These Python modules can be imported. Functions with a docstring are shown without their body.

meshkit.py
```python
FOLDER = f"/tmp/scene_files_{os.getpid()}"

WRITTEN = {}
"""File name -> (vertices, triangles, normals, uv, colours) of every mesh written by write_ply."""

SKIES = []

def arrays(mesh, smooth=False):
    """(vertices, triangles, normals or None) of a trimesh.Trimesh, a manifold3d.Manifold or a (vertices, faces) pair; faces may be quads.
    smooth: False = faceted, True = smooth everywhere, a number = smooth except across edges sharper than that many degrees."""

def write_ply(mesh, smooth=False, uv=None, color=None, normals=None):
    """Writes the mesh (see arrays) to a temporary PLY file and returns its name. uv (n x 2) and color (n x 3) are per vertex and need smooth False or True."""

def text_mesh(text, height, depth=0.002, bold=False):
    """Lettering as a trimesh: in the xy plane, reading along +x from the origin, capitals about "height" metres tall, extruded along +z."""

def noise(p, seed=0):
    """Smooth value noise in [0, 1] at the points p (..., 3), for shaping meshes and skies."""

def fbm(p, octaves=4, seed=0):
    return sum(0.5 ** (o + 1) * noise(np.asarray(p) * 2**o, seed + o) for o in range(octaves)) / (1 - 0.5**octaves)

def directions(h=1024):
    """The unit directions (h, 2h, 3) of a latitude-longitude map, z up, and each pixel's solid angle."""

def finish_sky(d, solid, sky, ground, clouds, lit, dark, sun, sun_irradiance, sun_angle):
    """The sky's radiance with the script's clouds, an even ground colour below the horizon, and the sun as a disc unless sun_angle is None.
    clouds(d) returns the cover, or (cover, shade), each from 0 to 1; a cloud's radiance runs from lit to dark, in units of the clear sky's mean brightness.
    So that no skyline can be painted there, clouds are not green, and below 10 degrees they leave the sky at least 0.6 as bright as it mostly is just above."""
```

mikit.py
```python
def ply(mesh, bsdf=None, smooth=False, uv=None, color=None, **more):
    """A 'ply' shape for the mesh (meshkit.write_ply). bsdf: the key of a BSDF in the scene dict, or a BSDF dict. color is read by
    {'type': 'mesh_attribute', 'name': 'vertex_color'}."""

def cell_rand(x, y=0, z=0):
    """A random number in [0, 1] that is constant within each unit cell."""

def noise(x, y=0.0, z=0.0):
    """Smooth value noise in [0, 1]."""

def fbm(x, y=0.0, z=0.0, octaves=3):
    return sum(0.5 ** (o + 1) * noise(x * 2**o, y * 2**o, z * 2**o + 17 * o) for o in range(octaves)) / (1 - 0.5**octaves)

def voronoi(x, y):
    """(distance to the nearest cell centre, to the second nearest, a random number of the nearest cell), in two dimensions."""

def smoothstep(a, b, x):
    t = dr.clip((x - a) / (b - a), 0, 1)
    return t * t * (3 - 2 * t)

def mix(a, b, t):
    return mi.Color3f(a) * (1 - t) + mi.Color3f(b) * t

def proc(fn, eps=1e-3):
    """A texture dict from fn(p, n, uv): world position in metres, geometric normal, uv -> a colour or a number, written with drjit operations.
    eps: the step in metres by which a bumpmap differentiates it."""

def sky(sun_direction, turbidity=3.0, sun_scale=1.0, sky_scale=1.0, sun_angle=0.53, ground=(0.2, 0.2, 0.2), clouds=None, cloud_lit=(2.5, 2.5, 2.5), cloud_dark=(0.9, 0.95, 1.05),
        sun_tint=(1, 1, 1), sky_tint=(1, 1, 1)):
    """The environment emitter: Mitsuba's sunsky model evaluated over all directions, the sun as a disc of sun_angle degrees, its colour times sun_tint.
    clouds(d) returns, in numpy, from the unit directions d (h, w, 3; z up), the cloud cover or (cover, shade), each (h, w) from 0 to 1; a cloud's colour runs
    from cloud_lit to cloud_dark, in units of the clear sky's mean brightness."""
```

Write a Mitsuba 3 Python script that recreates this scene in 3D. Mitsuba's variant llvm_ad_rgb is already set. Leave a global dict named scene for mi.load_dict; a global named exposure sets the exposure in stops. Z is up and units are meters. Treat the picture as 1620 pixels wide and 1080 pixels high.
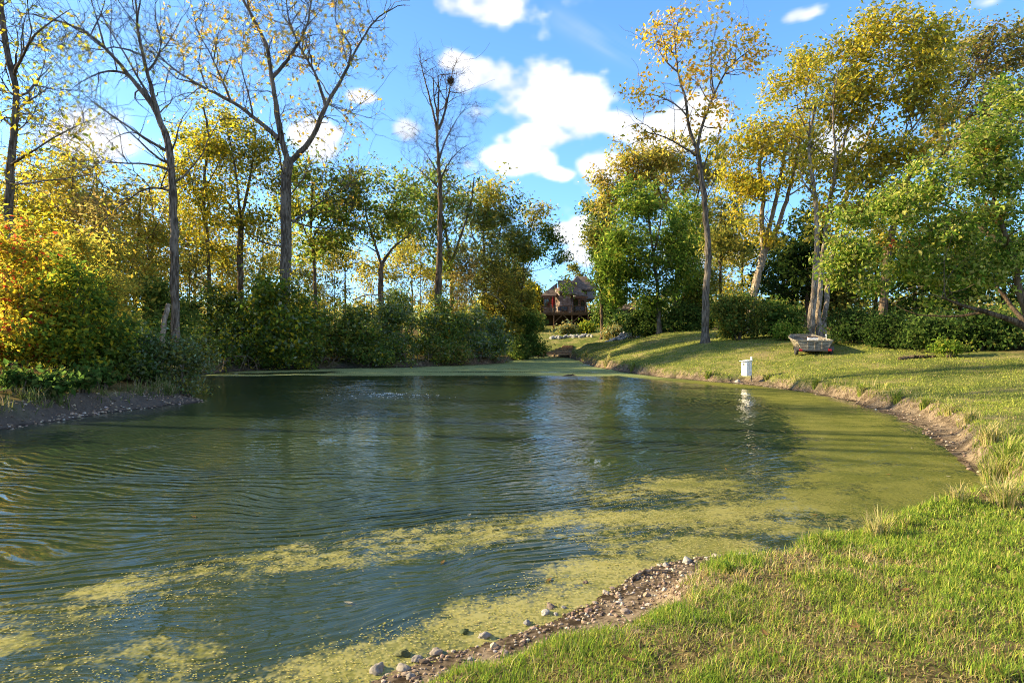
import math, random
import numpy as np
import drjit as dr
import trimesh
import shapely
from shapely.geometry import Polygon, LineString
from scipy.interpolate import RBFInterpolator, RegularGridInterpolator, CubicSpline, PchipInterpolator
from scipy.spatial import cKDTree
import mitsuba as mi
import mikit, meshkit
from mikit import proc, noise, fbm, voronoi, cell_rand, smoothstep, mix

random.seed(7)
RNG = np.random.default_rng(11)
T = mi.ScalarTransform4f
scene, labels = {}, {}

# ------------------------------------------------------------------ camera, sky, exposure
EYE = 1.8
scene['camera'] = {'type': 'perspective', 'fov': 83.97, 'fov_axis': 'x', 'near_clip': 0.05, 'far_clip': 3000.0,
                   'to_world': T().look_at(origin=[0, 0, EYE], target=[0, 1, EYE], up=[0, 0, 1])}
exposure = 3.5
SUN_AZ, SUN_EL = math.radians(78), math.radians(22)      # azimuth to the left of straight ahead
SUN = (-math.sin(SUN_AZ) * math.cos(SUN_EL), math.cos(SUN_AZ) * math.cos(SUN_EL), math.sin(SUN_EL))

# cumulus clouds: (azimuth to the right, elevation, half width, half height), degrees
CLOUDS = [(2.5, 23.5, 6.5, 4.0), (6.5, 21.5, 4.5, 3.6), (-2.0, 24.8, 4.5, 2.2), (3.5, 19.8, 4.5, 1.8), (-5.5, 26.0, 2.4, 1.2),
          (0.5, 17.5, 4.4, 1.5), (4.5, 16.3, 2.2, 0.9), (9.8, 16.8, 3.6, 2.3), (10.5, 20.5, 3.0, 2.0), (14.5, 19.0, 4.0, 2.6), (17.5, 20.5, 3.4, 2.2),
          (-10.5, 19.8, 2.6, 1.6), (-3.5, 30.3, 6.5, 2.0), (-18.5, 17.8, 3.2, 2.6), (-14.8, 22.5, 2.0, 0.9), (-37.0, 15.8, 3.4, 2.4), (-29.5, 29.5, 3.0, 1.0),
          (6.0, 10.5, 3.4, 1.9), (7.0, 8.5, 3.0, 2.0), (30.0, 28.3, 2.4, 0.7), (40.5, 25.5, 2.4, 1.6), (29.5, 17.0, 4.0, 2.4), (27.0, 27.0, 2.2, 0.8), (20, 9, 5, 2)]


def clouds(d):
    az = np.degrees(np.arctan2(d[..., 0], d[..., 1]))
    el = np.degrees(np.arcsin(np.clip(d[..., 2], -1, 1)))
    q = np.stack([az * 0.16, el * 0.26, az * 0], -1)
    n = meshkit.fbm(q, 5, 3)
    n2 = meshkit.fbm(q * 3.1 + 5.3, 4, 9)
    field = np.zeros_like(az)
    for a, e, ra, re in CLOUDS:
        ra, re = ra * 0.78, re * 0.78
        r2 = ((az - a) / ra) ** 2 + ((el - e) / np.where(el < e, re * 0.8, re)) ** 2
        field = np.maximum(field, np.exp(-0.75 * r2))
    far = np.clip((np.abs(az) - 48) / 12, 0, 1)
    flat = d[..., :2] / (d[..., 2:] + 0.12)
    g = meshkit.fbm(np.concatenate([flat * 1.1, flat[..., :1] * 0], -1), 5, 21)
    field = np.maximum(field, far * np.clip((g - 0.52) * 6, 0, 1))
    v = field + (n - 0.5) * 1.15 + (n2 - 0.5) * 0.95
    cover = np.clip((v - 0.33) / 0.45, 0, 1)
    cover = cover * cover * (3 - 2 * cover) * np.clip(field * 4, 0, 1)
    # thin streaks of high cloud
    s = meshkit.fbm(np.stack([(az * 0.9 + el * 1.6) * 0.5, (az * 0.45 - el) * 0.09, az * 0], -1), 4, 31)
    line = np.exp(-((el - 27.5 + 0.42 * (az - 9)) / 0.9) ** 2) * np.clip(1 - np.abs(az - 9) / 6, 0, 1)
    cover = np.maximum(cover, 0.55 * line * np.clip(s * 2 - 0.4, 0, 1))
    shade = np.clip(0.62 - (n - 0.45) * 1.9 - (n2 - 0.5) * 0.8 - np.clip(v - 0.6, 0, 1) * 0.7, 0, 0.85)
    return np.clip(cover * 0.96, 0, 1), shade


scene['sky_light'] = mikit.sky(SUN, turbidity=2.1, sun_scale=1.05, sky_scale=1.0, clouds=clouds, cloud_lit=(2.0, 2.0, 2.05), cloud_dark=(1.05, 1.2, 1.45),
                               sun_tint=(0.99, 1.06, 1.04), sky_tint=(0.62, 0.86, 1.16))

# ------------------------------------------------------------------ materials
VC = {'type': 'mesh_attribute', 'name': 'vertex_color'}
rgb = lambda *c: {'type': 'rgb', 'value': list(c)}
scene['m_leaf'] = {'type': 'principledthin', 'base_color': VC, 'roughness': 0.5, 'diff_trans': 1.35, 'spec_trans': 0.0, 'eta': 1.35}
scene['m_grass'] = {'type': 'principledthin', 'base_color': VC, 'roughness': 0.6, 'diff_trans': 0.75, 'spec_trans': 0.0, 'eta': 1.3}
scene['m_weed'] = {'type': 'twosided', 'bsdf': {'type': 'diffuse', 'reflectance': VC}}
scene['m_stone'] = {'type': 'twosided', 'bsdf': {'type': 'principled', 'roughness': 0.8, 'specular': 0.3, 'base_color': VC}}


def bark(c0, c1, s=1.0):
    def f(p, n, uv):
        a = fbm(p.x * 22 * s, p.y * 22 * s, p.z * 3.2 * s, 3)
        b = noise(p.x * 3, p.y * 3, p.z * 0.9)
        return mix(c0, c1, smoothstep(0.3, 0.7, a * 0.75 + b * 0.25))
    def h(p, n, uv):
        return dr.square(fbm(p.x * 14 * s, p.y * 14 * s, p.z * 1.8 * s, 3))
    return {'type': 'twosided', 'bsdf': {'type': 'bumpmap', 'arbitrary': proc(h, 0.006), 'scale': 0.06,
            'bsdf': {'type': 'diffuse', 'reflectance': proc(f)}}}


scene['m_bark_grey'] = bark((0.06, 0.048, 0.036), (0.205, 0.172, 0.138))
scene['m_bark_brown'] = bark((0.05, 0.036, 0.025), (0.17, 0.125, 0.085))
scene['m_bark_pale'] = bark((0.13, 0.10, 0.072), (0.38, 0.31, 0.235))
scene['m_twig'] = {'type': 'diffuse', 'reflectance': rgb(0.13, 0.10, 0.07)}


def wood(c0, c1, axis='x'):
    def f(p, n, uv):
        a, b = (p.x, p.y) if axis == 'x' else (p.y, p.x)
        g = fbm(a * 1.5, b * 30, p.z * 30, 3)
        return mix(c0, c1, smoothstep(0.3, 0.7, g * 0.7 + 0.3 * cell_rand(p.y * 7, 0, 0)))
    return {'type': 'twosided', 'bsdf': {'type': 'diffuse', 'reflectance': proc(f)}}


scene['m_dock'] = wood((0.2, 0.12, 0.07), (0.44, 0.29, 0.18))
scene['m_deck'] = wood((0.10, 0.058, 0.032), (0.21, 0.125, 0.07))


def brick_fn(p, n, uv):
    u = dr.select(dr.abs(n.x) > 0.7, p.y, p.x)
    row = dr.floor(p.z / 0.16)
    ux = u / 0.42 + 0.5 * (row - 2 * dr.floor(row / 2))
    r = cell_rand(ux, row, 3)
    fz, fu = p.z / 0.16 - row, ux - dr.floor(ux)
    joint = (fz < 0.12) | (fu < 0.05)
    c = mix((0.09, 0.062, 0.05), (0.20, 0.145, 0.115), r)
    c = dr.select(r > 0.86, mi.Color3f(0.34, 0.27, 0.22), c)
    return dr.select(joint, mi.Color3f(0.2, 0.17, 0.145), c)


scene['m_brick'] = {'type': 'twosided', 'bsdf': {'type': 'diffuse', 'reflectance': proc(brick_fn)}}


def shingle_fn(p, n, uv):
    row = dr.floor(p.z / 0.16)
    r = cell_rand((p.x + p.y * 0.7) / 0.35 + row * 0.37, row, 8)
    edge = (p.z / 0.16 - row) < 0.14
    c = mix((0.085, 0.065, 0.052), (0.18, 0.14, 0.11), r)
    return dr.select(edge, c * 0.6, c)


scene['m_shingle'] = {'type': 'twosided', 'bsdf': {'type': 'diffuse', 'reflectance': proc(shingle_fn)}}
scene['m_deck_shade'] = wood((0.03, 0.022, 0.016), (0.06, 0.045, 0.035))  # near-black brown that paints in the shade below the deck
scene['m_siding'] = {'type': 'twosided', 'bsdf': {'type': 'diffuse', 'reflectance': rgb(0.2, 0.19, 0.19)}}
scene['m_trim'] = {'type': 'twosided', 'bsdf': {'type': 'diffuse', 'reflectance': rgb(0.14, 0.075, 0.045)}}
scene['m_glass'] = {'type': 'twosided', 'bsdf': {'type': 'principled', 'base_color': rgb(0.015, 0.018, 0.02), 'roughness': 0.03, 'specular': 0.9}}
scene['m_black'] = {'type': 'twosided', 'bsdf': {'type': 'principled', 'base_color': rgb(0.015, 0.015, 0.016), 'roughness': 0.5}}
scene['m_red'] = {'type': 'twosided', 'bsdf': {'type': 'diffuse', 'reflectance': rgb(0.17, 0.022, 0.022)}}
scene['m_lamp_red'] = {'type': 'twosided', 'bsdf': {'type': 'principled', 'base_color': rgb(0.45, 0.01, 0.015), 'roughness': 0.15, 'clearcoat': 0.8}}
scene['m_rubber'] = {'type': 'twosided', 'bsdf': {'type': 'principled', 'base_color': rgb(0.025, 0.025, 0.026), 'roughness': 0.75}}
scene['m_rim'] = {'type': 'twosided', 'bsdf': {'type': 'principled', 'base_color': rgb(0.62, 0.62, 0.6), 'roughness': 0.45, 'metallic': 0.3}}
scene['m_steel'] = {'type': 'twosided', 'bsdf': {'type': 'principled', 'base_color': rgb(0.10, 0.09, 0.085), 'roughness': 0.6, 'metallic': 0.4}}


def hull_fn(p, n, uv):
    a = fbm(p.x * 5, p.y * 5, p.z * 14, 4)
    s = fbm(p.x * 16, p.y * 16, p.z * 2.0, 3)
    c = mix((0.12, 0.10, 0.078), (0.26, 0.235, 0.19), smoothstep(0.35, 0.65, a))
    return c * (1 - 0.3 * smoothstep(0.55, 0.75, s))


scene['m_hull'] = {'type': 'twosided', 'bsdf': {'type': 'principled', 'base_color': proc(hull_fn), 'roughness': 0.5, 'metallic': 0.15}}


def boxpaint_fn(p, n, uv):
    a = fbm(p.x * 14, p.y * 14, p.z * 3, 4)
    b = fbm(p.x * 40, p.y * 40, p.z * 9, 2)
    c = mix((0.78, 0.77, 0.74), (0.6, 0.56, 0.5), smoothstep(0.5, 0.75, a))
    return mix(c, (0.4, 0.33, 0.26), smoothstep(0.68, 0.8, b) * 0.7)


scene['m_boxpaint'] = {'type': 'twosided', 'bsdf': {'type': 'principled', 'base_color': proc(boxpaint_fn), 'roughness': 0.7, 'specular': 0.3}}
scene['m_foam'] = {'type': 'diffuse', 'reflectance': rgb(0.7, 0.73, 0.7)}


# ------------------------------------------------------------------ naming helpers
def free(name):
    if name not in labels and name not in scene:
        return name
    i = 1
    while f'{name}_{i:03d}' in labels or f'{name}_{i:03d}' in scene:
        i += 1
    return f'{name}_{i:03d}'


def thing(name, label, cat, group=None):
    k = free(name)
    labels[k] = {'label': label, 'category': cat}
    if group:
        labels[k]['group'] = group
    return k


def part(parent, name, mesh, bsdf, label=None, stuff=False, **kw):
    k = free(f'{parent}__{name}')
    scene[k] = mikit.ply(mesh, bsdf, **kw)
    if label or stuff:
        labels[k] = {}
        if label:
            labels[k]['label'] = label
        if stuff:
            labels[k]['kind'] = 'stuff'
    return k


def single(name, mesh, bsdf, label, cat, group=None, **kw):
    k = thing(name, label, cat, group)
    scene[k] = mikit.ply(mesh, bsdf, **kw)
    return k


def setting(name, mesh, bsdf, kind='structure', label=None, cat=None, **kw):
    scene[name] = mikit.ply(mesh, bsdf, **kw)
    labels[name] = {'kind': kind}
    if label:
        labels[name]['label'] = label
    if cat:
        labels[name]['category'] = cat


F = 900.0


def P(px, py, Y):
    """The point at depth Y metres that the photograph shows at this pixel."""
    return np.array([(px - 810) / F * Y, Y, EYE + (540 - py) / F * Y])


# ------------------------------------------------------------------ terrain and pond
SHORE = np.array([(-.8, 3.0), (-.4, 3.3), (.16, 3.64), (.63, 4.05), (1.2, 4.6), (2.0, 4.85), (2.9, 5.0), (3.9, 5.5), (5.0, 6.1), (5.8, 6.9), (6.6, 8.3), (7.9, 10.8),
                  (9.2, 14.1), (10.2, 17.6), (10.3, 20), (9.9, 23.6), (8.1, 27), (6.8, 32.4), (5.8, 40.5), (6.0, 50), (6.1, 58), (5.7, 65), (4.5, 68), (2.4, 67), (.8, 60), (-.3, 52),
                  (-.9, 47.5), (-4, 43), (-10.7, 39), (-15.5, 36.5), (-17, 31), (-15.3, 27), (-13, 22), (-10.0, 18.2), (-9.3, 16.8), (-9.9, 14.5), (-10.4, 11.8), (-12, 9), (-14, 5),
                  (-13, 0), (-8, -3.5), (-3.5, -1.5), (-1.8, 1.2)])


def closed_spline(pts, n):
    p = np.vstack([pts, pts[:1]])
    t = np.concatenate([[0], np.cumsum(np.linalg.norm(np.diff(p, axis=0), axis=1) ** 0.6)])
    return CubicSpline(t, p, bc_type='periodic')(np.linspace(0, t[-1], n, endpoint=False))


shore = closed_spline(SHORE, 1500)
_w = meshkit.fbm(np.c_[shore * 1.3, shore[:, :1] * 0], 4, 5) - 0.5
_nrm = np.roll(shore, -1, 0) - np.roll(shore, 1, 0)
_nrm = np.c_[_nrm[:, 1], -_nrm[:, 0]] / np.linalg.norm(_nrm, axis=1, keepdims=True)
shore = shore + _nrm * (_w * np.clip(shore[:, 1] * 0.06 - .15, 0.09, 1.1))[:, None]
POND = Polygon(shore).buffer(0)
if POND.geom_type != 'Polygon':
    POND = max(POND.geoms, key=lambda g: g.area)
_ring = np.array(LineString(POND.exterior.coords).segmentize(0.08).coords)
_ringtree = cKDTree(_ring)


def shore_dist(x, y):
    """Metres from the waterline, positive on land."""
    d = _ringtree.query(np.c_[np.ravel(x), np.ravel(y)])[0]
    inside = shapely.contains_xy(POND, np.ravel(x), np.ravel(y))
    return np.where(inside, -d, d).reshape(np.shape(x))


LAND = np.array([(0, 0, .38), (2, 1, .42), (2, 2.5, .40), (5, 2, .5), (8, 4, .55), (6.5, 5.2, .42), (3, 3.5, .36), (10, 6, .62), (-3, -6, .4), (0, -10, .6), (15, 0, .9), (.4, 2.4, .34),
                 (9.9, 11, .36), (14.4, 16, .73), (17.6, 20, 1.02), (12.4, 19, .55), (15.7, 24, 1.0), (14.25, 27, 1.14), (14.9, 30, 1.6), (15.9, 27.5, 1.35), (11.6, 34, 1.8), (12.1, 28, .87),
                 (8, 38, .96), (9.7, 46, 1.75), (12.9, 50, 2.6), (6.9, 48, .73), (8, 60, 1.8), (5.3, 72, 1.5), (6, 79, 2.67), (9, 90, 4.3), (5, 90, 4.3), (16.5, 85, 4.2), (0, 120, 5.5),
                 (20, 120, 5.5), (40, 100, 5), (40, 60, 4), (30, 35, 2.5), (30, 20, 1.8), (25, 8, 1.4), (60, 40, 3.5), (-11, 14, .52), (-11.25, 12.3, .48), (-11.5, 17, .5), (-14, 18, .9),
                 (-18, 25, .9), (-20, 32, .95), (-20, 28, 1.0), (-12, 44, .9), (-4, 50, .9), (-6, 60, 1.2), (-2, 66, 1.0), (-15, 60, 1.5), (-30, 40, 1.5), (-40, 20, 1.5), (-20, 0, .8),
                 (-20, -10, .8), (-60, 60, 2.2), (-30, 100, 3.5), (9, 24.8, .12), (10.3, 24.3, .12), (11.4, 24.0, .45), (13, 24.6, .72), (0, -60, 1.5), (60, -40, 2), (-60, -40, 2), (-80, 120, 3), (80, 120, 5)])
_sp = shore[::25]
_ctrl = np.vstack([LAND, np.c_[_sp, np.where(_sp[:, 1] > 5, 0.30, 0.20)]])
_rbf = RBFInterpolator(_ctrl[:, :2], _ctrl[:, 2], kernel='linear', smoothing=0.4)


def axis(parts):
    out = []
    for a, b, s in parts:
        out.append(np.linspace(a, b, max(1, int(round((b - a) / s))), endpoint=False))
    return np.concatenate(out + [[parts[-1][1]]])


gx = axis([(-700, -120, 40), (-120, -40, 6), (-40, -20, 1.5), (-20, -9, .4), (-9, -3, .4), (-3, -1.2, .1), (-1.2, 7.2, .05), (7.2, 12, .12), (12, 22, .35), (22, 45, 1.5), (45, 120, 6), (120, 700, 40)])
gy = axis([(-300, -40, 30), (-40, -8, 4), (-8, 1.6, .4), (1.6, 7.4, .05), (7.4, 12, .1), (12, 20, .2), (20, 36, .35), (36, 70, .8), (70, 130, 3), (130, 1200, 50)])
GX, GY = np.meshgrid(gx, gy, indexing='ij')
GD = shore_dist(GX, GY)


def edge_width(x, y):
    """Width of the bare strip above the waterline."""
    n = meshkit.fbm(np.stack([np.asarray(x) * 0.9, np.asarray(y) * 0.9, np.zeros_like(x)], -1), 3, 17)
    near = np.clip((2.6 - x) / 0.6, 0, 1) * (y < 7) * (x > -3)
    w = 0.08 + 0.52 * near
    right = (x > 4.5) * (y > 6)
    w = np.where(right, 0.18 + 0.48 * np.exp(-((y - 12.5) / 5.0) ** 2) * np.clip((y - 8) / 2, 0.1, 1), w)
    w = np.where((x < -6) & (y < 21), 0.85, w)
    w = np.where(y > 22, 0.35, w)
    w = np.where(np.hypot(x - 10, y - 24.3) < 1.0, 1.3, w)
    return w * (0.45 + 1.1 * n)


def heights(x, y, d):
    q = np.c_[np.ravel(np.clip(x, -90, 90)), np.ravel(np.clip(y, -70, 130))]
    land = _rbf(q).reshape(np.shape(x))
    land = np.maximum(land, 0.12)
    bump = (meshkit.fbm(np.stack([x * 0.7, y * 0.7, x * 0], -1), 4, 2) - 0.5) * 0.14 + (meshkit.fbm(np.stack([x * 4, y * 4, x * 0], -1), 3, 4) - 0.5) * 0.05
    w = edge_width(x, y)
    lip = np.clip((d - w * 0.55) / (0.16 + 0.35 * w), 0, 1)
    lip = lip * lip * (3 - 2 * lip)
    beach = np.clip(d, 0, 1.5) * 0.11 + (meshkit.fbm(np.stack([x * 9, y * 9, x * 0], -1), 3, 14) - 0.5) * 0.03 * np.clip(d * 6, 0, 1)
    out = np.minimum(beach, land) * (1 - lip) + (land + bump) * lip
    return np.where(d > 0, out, np.maximum(d * 0.35, -1.4) - 0.01)


GZ = heights(GX, GY, GD)
_zi = RegularGridInterpolator((gx, gy), GZ, bounds_error=False, fill_value=None)
_di = RegularGridInterpolator((gx, gy), GD, bounds_error=False, fill_value=None)


def ground(x, y):
    return _zi(np.stack([np.asarray(x, float), np.asarray(y, float)], -1)).reshape(np.shape(x))


def grid_mesh(ni, nj):
    i, j = np.meshgrid(np.arange(ni - 1), np.arange(nj - 1), indexing='ij')
    a = (i * nj + j).ravel()
    return np.vstack([np.c_[a, a + nj, a + nj + 1], np.c_[a, a + nj + 1, a + 1]])


def soil_amount(x, y, d):
    """1 on the bare strip along the water, 0 on the lawn; also the leaf litter under the woods."""
    w = edge_width(x, y) * 1.15
    s = np.clip(1 - (d - w) / (0.10 + 0.1 * w), 0, 1)
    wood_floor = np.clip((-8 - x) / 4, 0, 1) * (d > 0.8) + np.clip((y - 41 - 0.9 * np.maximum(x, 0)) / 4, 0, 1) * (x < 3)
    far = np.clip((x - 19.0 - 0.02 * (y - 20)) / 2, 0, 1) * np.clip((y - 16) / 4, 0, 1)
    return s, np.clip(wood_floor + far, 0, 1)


_soil, _floor = soil_amount(GX, GY, GD)


def ground_fn(p, n, uv):
    a = fbm(p.x * 1.1, p.y * 1.1, 0, 3)
    b = fbm(p.x * 9, p.y * 9, 3, 3)
    c = fbm(p.x * 45, p.y * 45, 7, 2)
    lawn = mix((0.09, 0.115, 0.03), (0.17, 0.175, 0.055), smoothstep(0.35, 0.65, a * 0.5 + b * 0.5))
    lawn = mix(lawn, (0.26, 0.20, 0.10), smoothstep(0.52, 0.72, a * 0.6 + c * 0.4) * 0.75)
    lawn = mix(mix((0.05, 0.042, 0.02), (0.13, 0.10, 0.045), smoothstep(0.35, 0.65, c)), lawn, smoothstep(7.0, 12.0, p.y))
    soil = mix((0.07, 0.052, 0.035), (0.22, 0.17, 0.118), smoothstep(0.3, 0.7, b * 0.5 + c * 0.5))
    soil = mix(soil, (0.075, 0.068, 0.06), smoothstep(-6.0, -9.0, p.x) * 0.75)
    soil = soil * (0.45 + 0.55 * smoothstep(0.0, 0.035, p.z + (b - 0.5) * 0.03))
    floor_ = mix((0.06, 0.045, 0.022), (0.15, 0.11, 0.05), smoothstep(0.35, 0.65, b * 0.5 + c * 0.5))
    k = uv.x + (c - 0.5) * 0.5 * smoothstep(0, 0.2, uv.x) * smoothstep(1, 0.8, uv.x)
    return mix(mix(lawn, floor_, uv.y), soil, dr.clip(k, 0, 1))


scene['m_ground'] = {'type': 'twosided', 'bsdf': {'type': 'diffuse', 'reflectance': proc(ground_fn)}}
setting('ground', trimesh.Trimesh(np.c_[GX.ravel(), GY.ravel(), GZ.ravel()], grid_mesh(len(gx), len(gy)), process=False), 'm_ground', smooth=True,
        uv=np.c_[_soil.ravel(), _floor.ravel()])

# ------------------------------------------------------------------ duckweed cover: one field, used by the water's material and by the scattered fronds
# (points, radius, amount): floating mats as thick lines
MATS = [([(-3.9, 3.1), (-2.83, 3.86), (-2.4, 4.3), (-1.77, 4.8), (-.65, 5.25), (.4, 5.6)], 0.50, 0.56),
        ([(-2.2, 2.0), (-1.1, 2.75), (-.4, 3.25), (.3, 3.8), (.9, 4.4), (1.7, 4.9)], 0.58, 0.92),
        ([(-3.2, 2.2), (-2.0, 2.9)], 0.7, 0.55),
        ([(.6, 5.5), (1.6, 5.7), (2.6, 5.9), (3.6, 6.3)], 0.62, 0.80),
        ([(1.4, 6.6), (2.6, 7.2), (3.8, 7.6)], 0.85, 0.58),
        ([(4.2, 6.4), (5.0, 7.4), (5.8, 8.8)], 1.5, 1.1),
        ([(5.6, 8.6), (6.9, 11.2), (8.0, 14.0), (8.9, 17.5), (9.4, 20.0)], 1.35, 1.15),
        ([(9.6, 20.5), (9.2, 23.0), (8.0, 25.6), (6.7, 28.5), (5.6, 33.0)], 0.9, 1.15),
        ([(-16, 30.5), (-13.5, 30.2), (-11.5, 31.2), (-9.5, 30.6)], 0.85, 0.95),
        ([(-15, 34), (-10, 37), (-4, 38)], 2.0, 0.95), ([(-9, 31.4), (-2, 31.6), (4.5, 31.2)], 1.9, 1.2), ([(-9, 34.5), (-2, 35.5), (3.5, 34.8)], 1.8, 1.3),
        ([(-3, 40), (2, 42), (4.5, 37)], 4.0, 1.3), ([(2, 48), (3, 56), (3.5, 64)], 6.0, 1.3)]


class _NP:
    maximum, minimum, sqrt = np.maximum, np.minimum, np.sqrt
    clip = staticmethod(np.clip)
    exp = np.exp


def cover_field(x, y, m):
    c = 0 * x
    for pts, r, amt in MATS:
        d2 = 0 * x + 1e9
        for (ax, ay), (bx, by) in zip(pts[:-1], pts[1:]):
            ex, ey = bx - ax, by - ay
            t = m.clip(((x - ax) * ex + (y - ay) * ey) / (ex * ex + ey * ey), 0.0, 1.0)
            qx, qy = x - ax - t * ex, y - ay - t * ey
            d2 = m.minimum(d2, qx * qx + qy * qy)
        t = m.clip((m.sqrt(d2) / r - 0.35) / 0.95, 0.0, 1.0)
        c = m.maximum(c, amt * (1 - t * t * (3 - 2 * t)))
    return c


def weed_mask(p):
    c = cover_field(p.x, p.y, dr)
    a = fbm(p.x * 1.3 - p.y * 0.5, p.y * 2.4, 0, 4)
    b = fbm(p.x * 14, p.y * 14, 5, 3)
    far = smoothstep(9.0, 26.0, p.y)
    amp = 1.5 - 1.2 * far
    e = noise(p.x * 60, p.y * 60, 4)
    v = c + (a - 0.5) * amp * smoothstep(0.02, 0.4, c) + (b - 0.5) * (0.9 - 0.6 * far) + (e - 0.5) * (0.5 - 0.4 * far)
    return smoothstep(0.22, 0.95, v) * (0.74 + 0.24 * far)


def weed_col(p, n, uv):
    a = fbm(p.x * 2.2, p.y * 3.5, 1, 3)
    b = noise(p.x * 55, p.y * 55, 2)
    k = smoothstep(0.3, 0.7, a * 0.6 + b * 0.4)
    near = mix((0.19, 0.185, 0.05), (0.35, 0.315, 0.11), k)
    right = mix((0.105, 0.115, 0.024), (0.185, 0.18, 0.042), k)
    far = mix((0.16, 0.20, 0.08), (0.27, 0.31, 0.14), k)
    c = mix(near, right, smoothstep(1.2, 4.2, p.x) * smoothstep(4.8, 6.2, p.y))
    return mix(c, far, smoothstep(24.0, 33.0, p.y))


def waves(p, n, uv):
    """Height of the ripples in metres: rings from the bubbler, drawn out and broken by gusts, and a finer chop that runs with them."""
    x, y = p.x, p.y
    wx = fbm(x * 0.45, y * 0.45, 2, 3) - 0.5
    wy = fbm(x * 0.8, y * 0.8, 9, 2) - 0.5
    dx, dy = x + 4.1, y - 19.0
    r = dr.sqrt(dx * dx + dy * dy + 0.04) + wx * 1.3 + wy * 0.28
    th = dr.atan2(dx, -dy)
    gust = smoothstep(0.25, 0.75, fbm(x * 0.3, y * 0.2, 12, 3))
    band = fbm(r * 0.8, th * 5, 30, 3)
    rings = dr.sin(r * 36.0) * 0.0030 * smoothstep(0.3, 0.75, band) + dr.sin(r * 55.0 + wy * 20) * 0.0012 * smoothstep(0.65, 0.25, band)
    ch = (fbm(r * 9.5, th * 24 + wx * 5, 1, 4) - 0.5) * 0.0120
    fine = (fbm(r * 22.0, th * 90, 7, 2) - 0.5) * 0.0032
    calm = 0.4 + 0.6 * smoothstep(4.0, 6.5, y + 0.25 * dr.abs(x + 2))
    return (rings * (0.45 + 0.75 * gust) + ch * (0.55 + 0.65 * gust) + fine) * calm * (1.75 - 0.75 * smoothstep(5.0, 13.0, y))


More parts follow.
